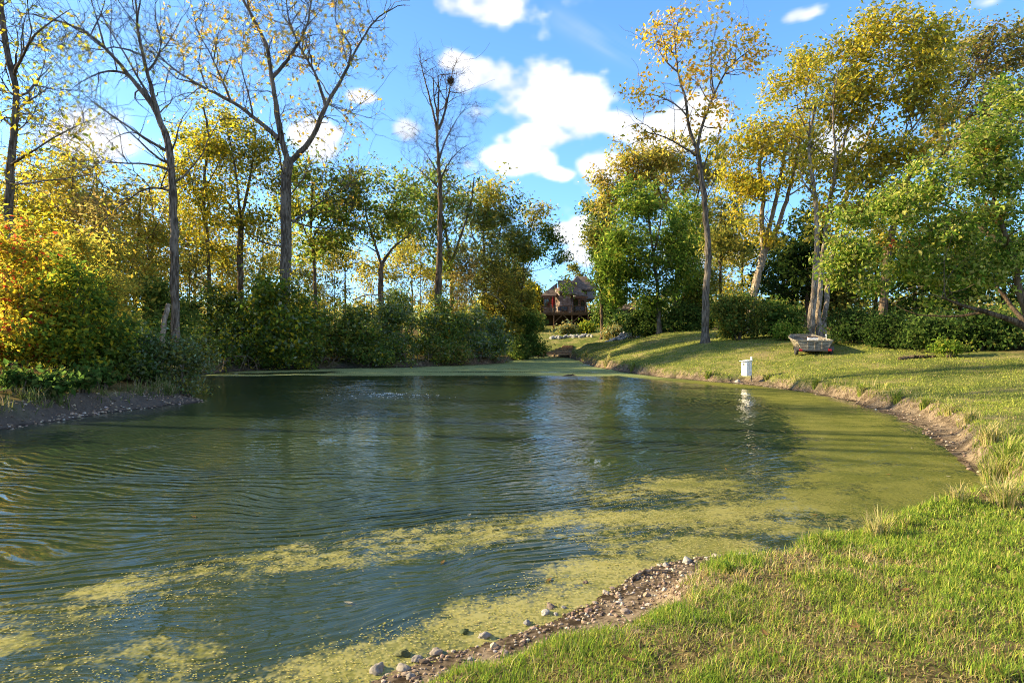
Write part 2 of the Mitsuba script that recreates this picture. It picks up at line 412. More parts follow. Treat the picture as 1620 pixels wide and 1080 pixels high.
scene['m_water'] = {'type': 'blendbsdf', 'weight': proc(lambda p, n, uv: weed_mask(p)),
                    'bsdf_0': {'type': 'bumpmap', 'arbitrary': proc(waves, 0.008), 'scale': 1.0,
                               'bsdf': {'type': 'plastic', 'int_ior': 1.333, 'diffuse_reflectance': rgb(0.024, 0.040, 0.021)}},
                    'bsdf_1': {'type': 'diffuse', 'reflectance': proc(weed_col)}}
_outer = POND.buffer(0.35).simplify(0.02)
_wv, _wf = trimesh.creation.triangulate_polygon(_outer, engine='earcut')
setting('pond', trimesh.Trimesh(np.c_[_wv, np.zeros(len(_wv))], _wf, process=False), 'm_water')


# ------------------------------------------------------------------ scatter helpers
def quads_to_mesh(v, per, tris):
    """v (n, per, 3) with the same triangles for each piece."""
    n = len(v)
    f = (np.asarray(tris)[None] + (np.arange(n) * per)[:, None, None]).reshape(-1, 3)
    return trimesh.Trimesh(v.reshape(-1, 3), f, process=False)


def unit(a):
    return a / (np.linalg.norm(a, axis=-1, keepdims=True) + 1e-12)


def pick(palette, n, rng, jitter=0.22):
    cols = np.array([c for c, w in palette], float)
    w = np.array([w for c, w in palette], float)
    c = cols[rng.choice(len(cols), n, p=w / w.sum())]
    return np.clip(c * rng.uniform(1 - jitter, 1 + jitter, (n, 1)) * rng.uniform(0.93, 1.07, (n, 3)), 0.004, 0.9)


def leaf_mesh(pos, size, rng, droop=0.25, aspect=0.55, out=None, far=False):
    """Folded, pointed leaves: 4 corners, 2 triangles each."""
    n = len(pos)
    nor = unit(rng.normal(size=(n, 3)) * .62 + [0, 0, .42] + (out if out is not None else 0))
    ax = rng.normal(size=(n, 3)) + [0, 0, -droop]
    ax = unit(ax - nor * (ax * nor).sum(1, keepdims=True))
    side = np.cross(nor, ax)
    s = (size * rng.uniform(0.45, 1.5, n))[:, None]
    a, w = ax * s, side * s * aspect * 0.5
    mid = pos + a * 0.45 + nor * s * 0.10
    if far:
        return quads_to_mesh(np.stack([pos - a * .2, mid + w * 1.5, pos + a - w * .5], 1), 3, [[0, 1, 2]])
    v = np.stack([pos, mid + w, pos + a, mid - w], 1)
    return quads_to_mesh(v, 4, [[0, 1, 2], [0, 2, 3]])


def tubes(poly, rad, sides):
    """poly (n, k, 3), rad (n, k): open tubes as one mesh."""
    n, k, _ = poly.shape
    t = np.gradient(poly, axis=1)
    t = unit(t)
    ref = np.where(np.abs(t[:, :1, 2:]) < 0.85, [0, 0, 1.0], [1.0, 0.1, 0])
    a = unit(np.cross(t, ref))
    b = np.cross(t, a)
    ang = np.arange(sides) * 2 * np.pi / sides
    v = poly[:, :, None] + rad[:, :, None, None] * (np.cos(ang)[:, None] * a[:, :, None] + np.sin(ang)[:, None] * b[:, :, None])
    i, j = np.meshgrid(np.arange(k - 1), np.arange(sides), indexing='ij')
    i, j, j2 = i.ravel(), j.ravel(), ((j + 1) % sides).ravel()
    q = np.vstack([np.c_[i * sides + j, i * sides + j2, (i + 1) * sides + j2], np.c_[i * sides + j, (i + 1) * sides + j2, (i + 1) * sides + j]])
    f = (q[None] + (np.arange(n) * k * sides)[:, None, None]).reshape(-1, 3)
    return trimesh.Trimesh(v.reshape(-1, 3), f, process=False)


def spline(pts, n):
    pts = np.asarray(pts, float)
    if len(pts) == 2:
        return pts[0] + (pts[1] - pts[0]) * np.linspace(0, 1, n)[:, None]
    t = np.concatenate([[0], np.cumsum(np.linalg.norm(np.diff(pts, axis=0), axis=1))])
    return PchipInterpolator(t, pts)(np.linspace(0, t[-1], n))


# palettes: leaf reflectances with weights
GREEN = [((.075, .14, .022), 4), ((.13, .20, .03), 3), ((.26, .28, .04), 1)]
LIME = [((.13, .23, .03), 4), ((.25, .34, .045), 4), ((.46, .46, .08), 2)]
OLIVE = [((.13, .155, .035), 4), ((.25, .25, .05), 3), ((.44, .37, .07), 2)]
GOLD = [((.60, .49, .07), 4), ((.46, .42, .075), 3), ((.28, .31, .06), 3), ((.58, .38, .06), .6)]
YELLOW = [((.70, .54, .035), 4), ((.50, .44, .045), 3), ((.24, .29, .04), 3)]
BROWN = [((.38, .28, .09), 4), ((.50, .40, .13), 3), ((.26, .24, .06), 3)]
ORANGE = [((.70, .42, .04), 4), ((.62, .48, .06), 3), ((.42, .36, .06), 2)]
DARK = [((.035, .07, .018), 5), ((.07, .11, .025), 3)]
SILVER = [((.25, .32, .17), 4), ((.15, .23, .08), 3), ((.38, .45, .30), 1.2)]
REDDISH = [((.55, .09, .04), 2.2), ((.58, .33, .05), 2.5), ((.48, .40, .05), 4), ((.20, .26, .04), 3)]
SHRUB = [((.11, .185, .04), 5), ((.19, .27, .06), 3), ((.42, .42, .09), 1.2)]
YSHRUB = [((.12, .20, .03), 5), ((.28, .33, .04), 3), ((.60, .50, .04), 2.5)]

TRI = {'leaf': 0, 'wood': 0}
LEAF_N, LEAF_S = 1.75, 1.35


def grow(name, label, cat, limbs, lobes, bark_key, palette, leaf=0.13, per=26, sigma=0.38, twigs=2, group=None, seed=0, crown_label=None, twig_r=0.007, droop=0.25, roots=True, wind=0.0, tip=None, bough=None, side=None):
    """A tree or shrub. limbs: [(points (k,3), r0, r1)], the first is the trunk; lobes: [(centre (3), radii (3), clusters, palette or None)]."""
    rng = np.random.default_rng(1000 + seed)
    k = thing(name, label, cat, group)
    nodes, nrad = [], []
    for li, (pts, r0, r1) in enumerate(limbs):
        L = np.linalg.norm(np.diff(np.asarray(pts), axis=0), axis=1).sum()
        n = int(np.clip(L / 0.45, 8, 40))
        c = spline(pts, n)
        c[1:-1] += (rng.normal(size=(n - 2, 3)) * min(0.02, r0 * 0.12))
        t = np.linspace(0, 1, n)
        r1 = r1 * (.45 if li and r1 < .06 else 1)
        r = r0 + (r1 - r0) * t ** 0.8
        if li == 0 and roots:
            r = r * (1 + 0.55 * np.exp(-t * L / max(0.3, r0 * 1.6)))
        r = r * (1 + 0.05 * rng.normal(size=n))
        m = tubes(c[None], r[None], 11 if r0 > 0.12 else 7 if r0 > 0.05 else 5)
        TRI['wood'] += len(m.faces)
        part(k, 'trunk' if li == 0 else ('stem' if not roots else 'limb'), m, bark_key, smooth=True)
        ok = t > (0.35 if li == 0 else 0.12)
        nodes.append(c[ok]); nrad.append(r[ok])
    nodes, nrad = np.vstack(nodes), np.concatenate(nrad)
    sides = []
    for count, l0, l1 in side or ():
        dirs = np.gradient(nodes, axis=0)
        cand = np.nonzero(nodes[:, 2] > nodes[:, 2].min() + .25 * np.ptp(nodes[:, 2]))[0]
        new, newr = [], []
        for j in rng.choice(cand, count):
            td = unit(dirs[j])
            d = unit(np.cross(td, rng.normal(size=3)) + td * rng.uniform(.2, .9) + [0, 0, .25])
            L = rng.uniform(l0, l1)
            pts_ = [nodes[j]]
            for q in range(6):
                d = unit(d + rng.normal(size=3) * .22 + [wind * .08, 0, .07])
                pts_.append(pts_[-1] + d * L / 6)
            r_0 = min(nrad[j] * .7, .010 + .0125 * L)
            new.append(pts_); newr.append(np.linspace(r_0, max(.006, twig_r * .8), 7))
        new, newr = np.array(new), np.array(newr)
        sides.append(tubes(new, newr, 4))
        nodes, nrad = np.vstack([nodes, new[:, 1:].reshape(-1, 3)]), np.concatenate([nrad, newr[:, 1:].ravel()])
    cl, pal = [], []
    bare = per <= 8
    for c, rr, n, p in lobes:
        nb_ = n if bare else max(2, int(round(n / (3.5 if not roots else 6))))
        u = unit(rng.normal(size=(nb_, 3))) * (rng.uniform(0, 1, (nb_, 1)) ** (1 / 2.3))
        rr = np.asarray(rr)
        sp_ = rng.normal(size=(n, 3)) * np.array([1, 1, .42]) * min(.24 * float(np.mean(rr)), 1.3 if bough is None else bough)
        cl.append(np.asarray(c) + (u * rr * .92)[rng.integers(0, nb_, n)] + sp_); pal += [p or palette] * n
    if not cl:
        return k
    cl = np.vstack(cl)
    gz = ground(cl[:, 0], cl[:, 1])
    keep = cl[:, 2] > gz + 0.25
    cl, pal = cl[keep], [p for p, q in zip(pal, keep) if q]
    order = np.argsort(cKDTree(nodes).query(cl)[0])
    cap = len(nodes) + 4 * len(cl)
    N = np.empty((cap, 3)); R = np.empty(cap)
    m = len(nodes)
    N[:m], R[:m] = nodes, nrad
    B, BR, who = [], [], []
    for i in order:
        c = cl[i]
        dv = N[:m] - c
        cost = np.sqrt((dv ** 2).sum(1)) + 0.9 * np.maximum(0, dv[:, 2]) + 0.25 / (R[:m] + 0.05) * 0.1
        j = int(np.argmin(cost))
        s = N[j]
        L = np.linalg.norm(c - s)
        mid = s + (c - s) * 0.5 + [0, 0, L * 0.10] + rng.normal(size=3) * L * 0.10
        tt = np.array([0, .25, .5, .75, 1])[:, None]
        b = s * (1 - tt) ** 2 + mid * 2 * tt * (1 - tt) + c * tt ** 2
        b[1:4] += rng.normal(size=(3, 3)) * L * 0.03
        r0 = min(R[j] * 0.75, twig_r + (0.019 if bare else 0.0125) * L)
        r = r0 + (twig_r * 0.6 - r0) * tt[:, 0]
        B.append(b); BR.append(r); who.append(i)
        N[m:m + 4], R[m:m + 4] = b[1:], r[1:]
        m += 4
    B, BR = np.array(B), np.array(BR)
    parts = sides + [tubes(B, BR, 3)]
    ends = B
    if twigs:
        n = len(B) * twigs
        src = np.repeat(np.arange(len(B)), twigs)
        at = rng.uniform(0.35, 1.0, n) * 3.999
        i0 = at.astype(int)
        s = B[src, i0] + (B[src, i0 + 1] - B[src, i0]) * (at - i0)[:, None]
        dirn = unit(unit(B[src, 4] - B[src, 0]) + rng.normal(size=(n, 3)) * 0.65 + [wind, 0, 0.15])
        Lt = (tip or sigma * 2.2) * rng.uniform(0.4, 1.2, n)
        e = s + dirn * Lt[:, None]
        mid = (s + e) / 2 + rng.normal(size=(n, 3)) * Lt[:, None] * 0.1
        tw = np.stack([s, mid, e], 1)
        if bare:
            parts.append(tubes(tw, np.tile([twig_r * 0.85, twig_r * 0.7, twig_r * 0.5], (n, 1)), 3))
            s2 = np.repeat(tw, 1, 0)
            q2 = rng.uniform(.3, 1, (len(s2), 1))
            a2 = s2[:, 0] + (s2[:, 2] - s2[:, 0]) * q2
            e2 = a2 + unit(unit(s2[:, 2] - s2[:, 0]) + rng.normal(size=(len(s2), 3)) * .6) * (np.repeat(Lt, 1) * rng.uniform(.3, .7, len(s2)))[:, None]
            parts.append(tubes(np.stack([a2, e2], 1), np.tile([twig_r * 0.6, twig_r * 0.4], (len(s2), 1)), 3))
            tw = np.concatenate([tw, np.stack([a2, (a2 + e2) / 2, e2], 1).reshape(n, -1, 3)[:, 1:3]], 1)
        else:
            parts.append(tubes(tw[:, ::2], np.tile([twig_r * 0.7, twig_r * 0.4], (n, 1)), 3))
        ends = np.concatenate([B[:, [2, 3, 4]], tw.reshape(len(B), -1, 3)[:, :]], 1)
    wood_m = trimesh.util.concatenate(parts)
    TRI['wood'] += len(wood_m.faces)
    part(k, 'twigs', wood_m, 'm_twig' if bark_key != 'm_bark_grey' else bark_key, stuff=True, smooth=True)
    if per > 0:
        if per > 8:
            per, leaf, sigma = per * LEAF_N, leaf * LEAF_S, sigma * .78
        cnt = rng.poisson(per, len(B))
        src = np.repeat(np.arange(len(B)), cnt)
        e = ends[src, rng.integers(0, ends.shape[1], len(src))]
        pos = e + rng.normal(size=(len(src), 3)) * sigma * [1, 1, 0.8]
        gz = ground(pos[:, 0], pos[:, 1])
        ok = pos[:, 2] > gz + 0.1
        pos, src = pos[ok], src[ok]
        col = np.empty((len(src), 3))
        tint = rng.uniform(0.82, 1.18, len(B))
        ids = np.array(who)[src]
        pid = {}
        for q, pp in enumerate(pal):
            pid.setdefault(id(pp), (pp, []))[1].append(q)
        for pp, qs in pid.values():
            sel = np.isin(ids, qs)
            col[sel] = pick(pp, int(sel.sum()), rng)
        col = np.clip(col * tint[src][:, None], 0.004, 0.9)
        o_ = pos - np.median(pos, 0)
        far = float(np.median(pos[:, 1])) > 43
        lm = leaf_mesh(pos, leaf, rng, droop, out=unit(o_ * [1, 1, .6]) * .55, far=far)
        TRI['leaf'] += len(lm.faces)
        part(k, 'foliage', lm, 'm_leaf', stuff=True, label=crown_label, color=np.repeat(col, 3 if far else 4, 0))
    return k


def limb(pts, Y, r0, r1):
    """A limb from pixels of the photograph, with depth offsets in metres as the third number; py None stands on the ground."""
    out = []
    for q in pts:
        px, py, dy = (*q, 0)[:3]
        y = Y + dy
        if py is None:
            x = (px - 810) / F * y
            out.append(np.array([x, y, float(ground(x, y)) - 0.12]))
        else:
            out.append(P(px, py, y))
    return out, r0, r1


def lobe(px, py, rx, ry, n, Y, pal=None, depth=0.9, dy=0):
    s = (Y + dy) / F
    return P(px, py, Y + dy), (rx * s, (rx + ry) * 0.5 * s * depth, ry * s), n, pal


def scene_tree(label, Y, limbs, lobes, bark_key, palette, cat='tree', name='tree', **kw):
    return grow(name, label, cat, [limb(p, Y + (kk[0] if kk else 0), r0, r1) for p, r0, r1, *kk in limbs],
                [lobe(*l[:5], Y, *(l[5:])) for l in lobes], bark_key, palette, **kw)


# ------------------------------------------------------------------ trees on the left bank
scene_tree('grey trunked sparse tree at the far left edge, a few yellow leaves on bare boughs', 21,
           [([(24, None), (21, 400), (14, 330), (18, 250), (25, 150), (9, 70), (2, 0), (8, -90)], .19, .07),
            ([(23, 118), (38, 85, -1), (52, 60, -1.5), (78, 37, -2), (112, 15, -2.5)], .06, .025),
            ([(16, 262), (50, 240, -1), (95, 212, -1.5), (150, 188, -2)], .06, .02), ([(15, 290), (60, 288, -1.5), (120, 280, -2), (190, 268, -3)], .05, .018),
            ([(20, 200), (-10, 170, 1), (-40, 120, 2)], .05, .02), ([(22, 180), (60, 150, 1), (100, 130, 2)], .045, .015)],
           [(60, 60, 70, 60, 45), (70, 180, 70, 50, 50), (90, 250, 90, 45, 50), (10, 300, 50, 60, 30), (-20, 120, 50, 80, 25)],
           'm_bark_grey', YELLOW, side=[(34, 1.0, 3.0), (70, .6, 1.6)], per=5, leaf=.17, sigma=.07, twigs=3, tip=1.0, twig_r=.009, seed=1)
scene_tree('tall nearly bare tree leaning left behind the pale broken snag', 27,
           [([(279, None), (278, 520), (276, 400), (273, 300), (266, 228)], .21, .16),
            ([(266, 228), (248, 180), (205, 120), (165, 75), (125, 45), (70, 28), (20, 18)], .15, .035),
            ([(266, 228), (250, 180), (232, 110), (220, 55), (214, 0), (205, -70)], .13, .04),
            ([(262, 238), (235, 222), (187, 190), (136, 152), (112, 128)], .075, .025), ([(200, 117), (177, 112), (132, 128), (105, 150)], .06, .02),
            ([(271, 270), (230, 260), (170, 257), (115, 252)], .065, .02), ([(273, 303), (240, 297), (200, 318), (150, 365)], .06, .02),
            ([(232, 115), (255, 70), (245, 20), (250, -40)], .06, .025), ([(165, 75), (150, 20), (130, -40)], .05, .02), ([(243, 165), (200, 90), (160, 20), (140, -50)], .06, .02)],
           [(120, 80, 90, 70, 70), (220, 50, 60, 70, 60), (150, 180, 70, 50, 50), (150, 300, 80, 60, 40), (260, 110, 50, 60, 30), (60, 50, 50, 50, 25)],
           'm_bark_grey', YELLOW, side=[(46, 1.5, 4.2), (110, .8, 2.2)], per=2, leaf=.18, sigma=.07, twigs=3, tip=1.1, twig_r=.010, seed=2)
scene_tree('slender dark trunked tree just right of the leaning bare tree', 39,
           [([(332, None), (331, 450), (328, 380), (322, 300), (330, 220), (322, 170)], .17, .06), ([(328, 380), (318, 330), (300, 290)], .07, .03), ([(323, 300), (345, 260), (360, 220)], .06, .025)],
           [(320, 235, 50, 55, 64), (290, 300, 45, 45, 46), (350, 290, 40, 40, 36), (310, 360, 50, 40, 40)], 'm_bark_brown', YELLOW, per=17, leaf=.16, bough=1.0, sigma=.5, seed=3)
scene_tree('yellow leaved tree with three spreading limbs left of the great forked tree', 40,
           [([(383, None), (381, 470), (380, 400), (381, 348)], .23, .19), ([(381, 348), (390, 310), (398, 265), (405, 225), (400, 190)], .13, .05),
            ([(381, 348), (362, 322, 1), (345, 302, 2), (318, 288, 2)], .10, .04), ([(382, 345), (376, 300, -1), (366, 235, -1), (352, 175, -1)], .11, .04),
            ([(385, 360), (408, 382), (440, 388), (452, 387)], .06, .03)],
           [(360, 240, 60, 55, 80), (315, 215, 40, 35, 36), (410, 235, 45, 40, 44), (305, 280, 45, 40, 44), (425, 300, 45, 45, 46), (350, 325, 70, 42, 60), (340, 185, 30, 28, 24), (400, 370, 50, 36, 40), (340, 400, 50, 30, 30)],
           'm_bark_brown', YELLOW + OLIVE[:1], per=19, leaf=.16, sigma=.5, bough=1.0, seed=4)
scene_tree('great forked bare tree on the far bank, thick grey limbs spreading wide, few yellow leaves', 38,
           [([(446, None), (450, 470), (453, 380), (452, 310), (456, 258)], .38, .33), ([(456, 258), (442, 200), (432, 135), (422, 75), (395, 20), (368, -30)], .22, .07),
            ([(457, 258), (492, 220), (515, 170), (540, 125), (575, 60), (602, 25), (640, 8)], .21, .05), ([(441, 220), (400, 185), (365, 160), (325, 140), (285, 117), (250, 85), (218, 48)], .17, .04),
            ([(431, 122), (468, 75), (488, 30), (494, -30)], .13, .05), ([(515, 170), (500, 120), (472, 70), (455, 20), (450, -40)], .12, .04), ([(463, 352), (500, 325), (530, 306), (565, 288)], .09, .03),
            ([(452, 390), (418, 384), (395, 362)], .08, .03), ([(540, 125), (555, 80), (530, 30), (540, -30)], .09, .03), ([(455, 345), (500, 360), (560, 362), (610, 350)], .07, .025),
            ([(365, 160), (335, 90), (310, 40), (300, -20)], .08, .03), ([(400, 185), (385, 120), (362, 70)], .07, .025), ([(518, 165), (560, 180), (600, 190)], .05, .02)],
           [(450, 60, 90, 70, 90), (380, 90, 80, 80, 70), (560, 70, 70, 70, 60), (290, 80, 70, 60, 45), (520, 190, 70, 50, 45), (530, 300, 60, 45, 30), (360, 10, 60, 40, 25), (470, -20, 90, 40, 40)],
           'm_bark_grey', ORANGE, side=[(64, 1.8, 5.0), (170, 1.0, 2.8)], per=7, leaf=.24, sigma=.09, twigs=3, tip=1.5, twig_r=.014, seed=5)
for (qx, qy, lab) in ((-21.5, 16.8, 'bare tree on the left bank just outside the photo, its trunk shadow crossing the duckweed'), (-24.5, 15.6, 'second bare tree outside the photo, farther from the water')):
    g0 = float(ground(qx, qy))
    q3 = lambda *c: np.array([qx + c[0], qy + c[1], g0 + c[2]])
    grow('tree', lab, 'tree', [([q3(0, 0, -.1), q3(.1, 0, 5), q3(0, .2, 10), q3(.2, 0, 16)], .19, .07), ([q3(0, .2, 9), q3(-1, 1, 12), q3(-2, 2, 15)], .1, .03), ([q3(0, .2, 8), q3(1.4, -1, 10.5), q3(2.2, -2, 13)], .1, .03)],
         [(q3(0, 0, 14), (2.5, 2.5, 2.5), 30, None)], 'm_bark_grey', YELLOW, per=4, leaf=.16, sigma=.1, twigs=3, tip=1.0, seed=int(-qx))
dead = scene_tree('tall dead leafless tree with a narrow upright top standing above the far bank', 50,
                  [([(692, None), (693, 470), (696, 380), (696, 300), (692, 215), (694, 150), (693, 120)], .42, .05), ([(692, 212), (680, 155), (668, 110), (663, 76)], .13, .04),
                   ([(694, 205), (708, 160), (714, 125), (723, 92)], .12, .04), ([(693, 190), (686, 140), (685, 108)], .10, .04), ([(696, 250), (722, 190), (748, 160)], .09, .03),
                   ([(695, 280), (668, 235), (645, 212)], .07, .02), ([(696, 290), (725, 240), (762, 220)], .08, .02), ([(696, 320), (730, 285), (765, 270)], .06, .02), ([(700, 195), (706, 140), (703, 108)], .08, .03),
                   ([(695, 300), (665, 270), (640, 250)], .06, .02)],
                  [(665, 110, 18, 35, 22), (715, 130, 36, 40, 60), (740, 190, 30, 40, 36), (690, 230, 55, 45, 70), (730, 250, 40, 40, 36), (655, 200, 22, 40, 24)],
                  'm_bark_brown', BROWN, side=[(46, 1.5, 4.0), (110, .8, 2.2)], per=0, twigs=3, tip=1.3, twig_r=.011, sigma=.3, seed=6)

# the nest in the dead tree
c0 = P(713, 128, 50)
n = 260
a = RNG.uniform(0, 2 * np.pi, n); rr = RNG.uniform(.08, .22, n)
pc = c0 + np.c_[rr * np.cos(a), rr * np.sin(a), RNG.normal(size=n) * .13]
dd = unit(np.c_[-np.sin(a), np.cos(a), RNG.normal(size=n) * .35]) * RNG.uniform(.15, .35, (n, 1))
single('bird_nest', tubes(np.stack([pc - dd, pc + RNG.normal(size=(n, 3)) * .02, pc + dd], 1), np.full((n, 3), .008), 3), 'm_twig', 'round twig nest high in the fork of the dead tree', 'nest')

MID = 'trees in the wood behind the far bank'
scene_tree('green leaved tree with a low dark fork left of the dead tree', 48,
           [([(604, None), (603, 470), (602, 440), (604, 418)], .26, .22), ([(604, 418), (590, 375), (578, 330), (588, 285)], .13, .05), ([(604, 418), (622, 392), (648, 370), (665, 340)], .13, .05), ([(600, 400), (575, 385), (560, 372)], .07, .03)],
           [(590, 300, 50, 35, 56), (640, 330, 40, 45, 46), (560, 345, 38, 40, 36), (605, 350, 50, 40, 36), (575, 275, 30, 20, 20)], 'm_bark_brown', OLIVE + LIME, per=17, leaf=.2, sigma=.5, seed=10)
scene_tree('broad olive green tree directly behind the dead tree', 57,
           [([(716, None), (714, 440), (706, 370), (690, 310)], .25, .12), ([(712, 420), (730, 370), (745, 320), (750, 280)], .15, .06), ([(710, 430), (680, 400), (655, 350), (650, 300)], .13, .05)],
           [(665, 300, 45, 40, 64), (720, 310, 60, 45, 90), (690, 370, 70, 45, 80), (640, 345, 34, 36, 40), (720, 420, 60, 36, 40)], 'm_bark_brown', OLIVE + LIME, per=15, leaf=.24, sigma=.65, seed=11)
scene_tree('tall dull green tree with a rounded top right of the dead tree', 60,
           [([(768, None), (768, 440), (765, 370), (770, 300)], .25, .10), ([(767, 420), (790, 370), (800, 330)], .12, .05), ([(766, 420), (745, 360), (740, 310)], .12, .05)],
           [(765, 310, 40, 35, 60, GOLD), (745, 345, 45, 45, 60), (795, 350, 42, 50, 70), (770, 400, 60, 45, 80), (815, 390, 30, 40, 40), (790, 440, 45, 34, 44), (740, 440, 40, 30, 26)], 'm_bark_brown', OLIVE + GREEN[1:] + SILVER[:1], per=16, leaf=.25, sigma=.65, seed=12)
scene_tree('open crowned green tree reaching over the house roof from the left', 62,
           [([(826, None), (824, 500), (827, 440), (833, 390), (845, 345)], .16, .06), ([(826, 450), (848, 400), (872, 370), (888, 350)], .08, .03), ([(828, 430), (860, 425), (885, 410)], .06, .02), ([(826, 460), (810, 410), (800, 360)], .08, .03)],
           [(845, 345, 35, 22, 36, GOLD), (868, 375, 30, 25, 30), (878, 400, 20, 24, 20), (893, 454, 8, 7, 6), (835, 400, 35, 40, 40), (810, 370, 30, 40, 30)], 'm_bark_brown', GREEN, per=17, leaf=.22, sigma=.5, seed=13)
scene_tree('green tree with large drooping leaves just right of the great forked tree', 47,
           [([(500, None), (498, 430), (492, 360), (495, 290)], .2, .08), ([(494, 380), (515, 330), (525, 290)], .09, .04), ([(494, 390), (475, 340), (470, 300)], .09, .04)],
           [(500, 275, 42, 30, 50), (478, 325, 40, 40, 46), (528, 310, 40, 38, 46), (495, 380, 60, 40, 50), (540, 370, 34, 40, 30)], 'm_bark_brown', LIME + OLIVE, per=15, leaf=.24, sigma=.6, bough=1.0, seed=14)
scene_tree('thin yellow tree low between the great forked tree and the dark forked one', 62,
           [([(548, None), (546, 430), (550, 380)], .14, .05), ([(547, 430), (530, 390), (520, 360)], .07, .03), ([(547, 430), (565, 400), (575, 375)], .07, .03)],
           [(545, 390, 45, 35, 45), (520, 420, 40, 30, 30), (575, 420, 30, 30, 26)], 'm_bark_brown', GOLD, per=12, leaf=.24, sigma=.6, seed=15)
scene_tree('yellowing tree low behind the dead tree, left of its trunk', 66,
           [([(650, None), (652, 440), (650, 390)], .15, .05), ([(651, 440), (635, 400), (630, 380)], .07, .03), ([(651, 440), (672, 410), (680, 390)], .07, .03)],
           [(650, 400, 40, 30, 40), (625, 430, 35, 30, 28), (680, 430, 35, 30, 28)], 'm_bark_brown', YELLOW + OLIVE, per=12, leaf=.26, sigma=.6, seed=16)
UNDER_LABELS = ['golden sapling left of the great forked trunk', 'olive sapling right behind the great forked trunk', 'olive sapling half way between the forked tree trunks', 'golden sapling just left of the low dark fork', 'olive sapling right of the low dark fork',
                'golden sapling left of the dead tree trunk', 'olive sapling close right of the dead tree trunk', 'brown sapling second to the right of the dead tree', 'olive sapling behind the silvery shrub right of the dead tree', 'olive sapling under the tree that reaches over the roof',
                'yellow sapling far back right of the great forked trunk', 'yellow sapling far back behind the dead tree', 'golden sapling far back right of the dead tree', 'golden sapling at the far left, next to the grey trunk', 'yellow sapling behind the second left bank shrub',
                'brown sapling in the thicket left of the leaning bare tree', 'golden sapling in the thicket nearest the leaning bare trunk', 'golden sapling close behind the leaning bare trunk', 'olive sapling between leaning trunk and slender dark trunk', 'golden sapling right of the slender dark trunk', 'tall brown sapling in the middle of the left thicket',
                'yellow sapling low at the left edge behind the red shrub', 'low golden sapling left of the broken snag']
UNDER = [(405, 44, 395, GOLD), (470, 50, 400, OLIVE), (530, 52, 385, OLIVE), (590, 56, 400, GOLD), (625, 54, 380, OLIVE), (665, 52, 375, GOLD), (722, 55, 385, OLIVE), (748, 54, 395, BROWN), (785, 56, 390, OLIVE), (812, 62, 405, OLIVE), (500, 66, 420, YELLOW), (690, 64, 400, YELLOW), (760, 66, 420, GOLD),
         (30, 27, 330, GOLD), (85, 26, 345, YELLOW), (140, 28, 335, BROWN), (195, 30, 350, GOLD), (240, 33, 360, GOLD), (300, 38, 380, OLIVE), (350, 42, 390, GOLD), (110, 31, 300, BROWN), (60, 24, 370, YELLOW), (175, 26, 380, GOLD)]
for i, (px, Y, top, pal) in enumerate(UNDER):
    r = random.Random(150 + i)
    w, lean = r.uniform(20, 30) * (38 / Y) ** .3, r.uniform(-12, 12)
    h = 500 - top
    L = [([(px, None), (px + lean * .3, 500 - h * .4), (px + lean, top + 6)], .07, .015), ([(px + lean * .2, 500 - h * .25), (px + lean - w * .7, 500 - h * .6)], .03, .012), ([(px + lean * .2, 500 - h * .3), (px + lean + w * .8, 500 - h * .65)], .03, .012)]
    lobes_ = [(px + lean * q + r.uniform(-.5, .5) * w, 500 - h * q, w * r.uniform(.8, 1.4), h * .17, 17) for q in (.15, .3, .45, .6, .74, .88)]
    scene_tree(UNDER_LABELS[i], Y, L, lobes_, 'm_bark_brown', pal, cat='sapling', name='sapling', per=11, leaf=.15, sigma=.4, twigs=3, seed=150 + i)
# thin trees further left
LEFTB = [(60, 36, 250, BROWN, 'brown leaved thin tree standing behind the grey trunk at the left edge'), (115, 33, 235, GOLD, 'golden thin tree behind the left shrubs, its top under the white cloud'),
         (165, 38, 265, BROWN, 'brownish sparse tree half way between the left edge and the leaning bare tree'), (212, 34, 290, GOLD, 'golden twiggy tree just left of the leaning bare trunk'),
         (250, 44, 285, BROWN, 'thin brown tree behind the leaning bare trunk'), (305, 45, 330, BROWN, 'short brown leaved tree seen between the leaning trunk and the slender dark one'), (415, 52, 330, OLIVE, 'olive tree in the gap left of the great forked trunk'),
         (20, 30, 290, YELLOW, 'yellow tree rising behind the red and yellow shrub at the left edge'), (355, 56, 350, OLIVE, 'olive tree far back behind the yellow three limbed tree'), (440, 66, 360, GOLD, 'small golden tree far back behind the great forked trunk')]
for i, (px, Y, top, pal, lab) in enumerate(LEFTB):
    r = random.Random(50 + i)
    w = r.uniform(42, 54)
    lean = r.uniform(-14, 14)
    h = 480 - top
    L = [([(px, None), (px + lean * .3, 480 - h * .2), (px + lean * .6, 480 - h * .55), (px + lean, top + 12)], .15, .04),
         ([(px + lean * .4, 480 - h * .35), (px + lean - w * .5, 480 - h * .6, 1), (px + lean - w * .9, top + h * .2, 1)], .06, .02),
         ([(px + lean * .5, 480 - h * .42), (px + lean + w * .5, 480 - h * .65, -1), (px + lean + w * .8, top + h * .15, -1)], .06, .02)]
    scene_tree(lab, Y, L, [(px + lean, top + 35, w, 38, 40), (px + lean - w * .6, top + 85, w * .9, 45, 34), (px + lean + w * .6, top + 80, w * .9, 45, 34), (px + lean, top + 140, w * 1.1, 45, 36)],
               'm_bark_brown', pal, per=15, leaf=.17, sigma=.6, twigs=3, seed=50 + i, group=None)

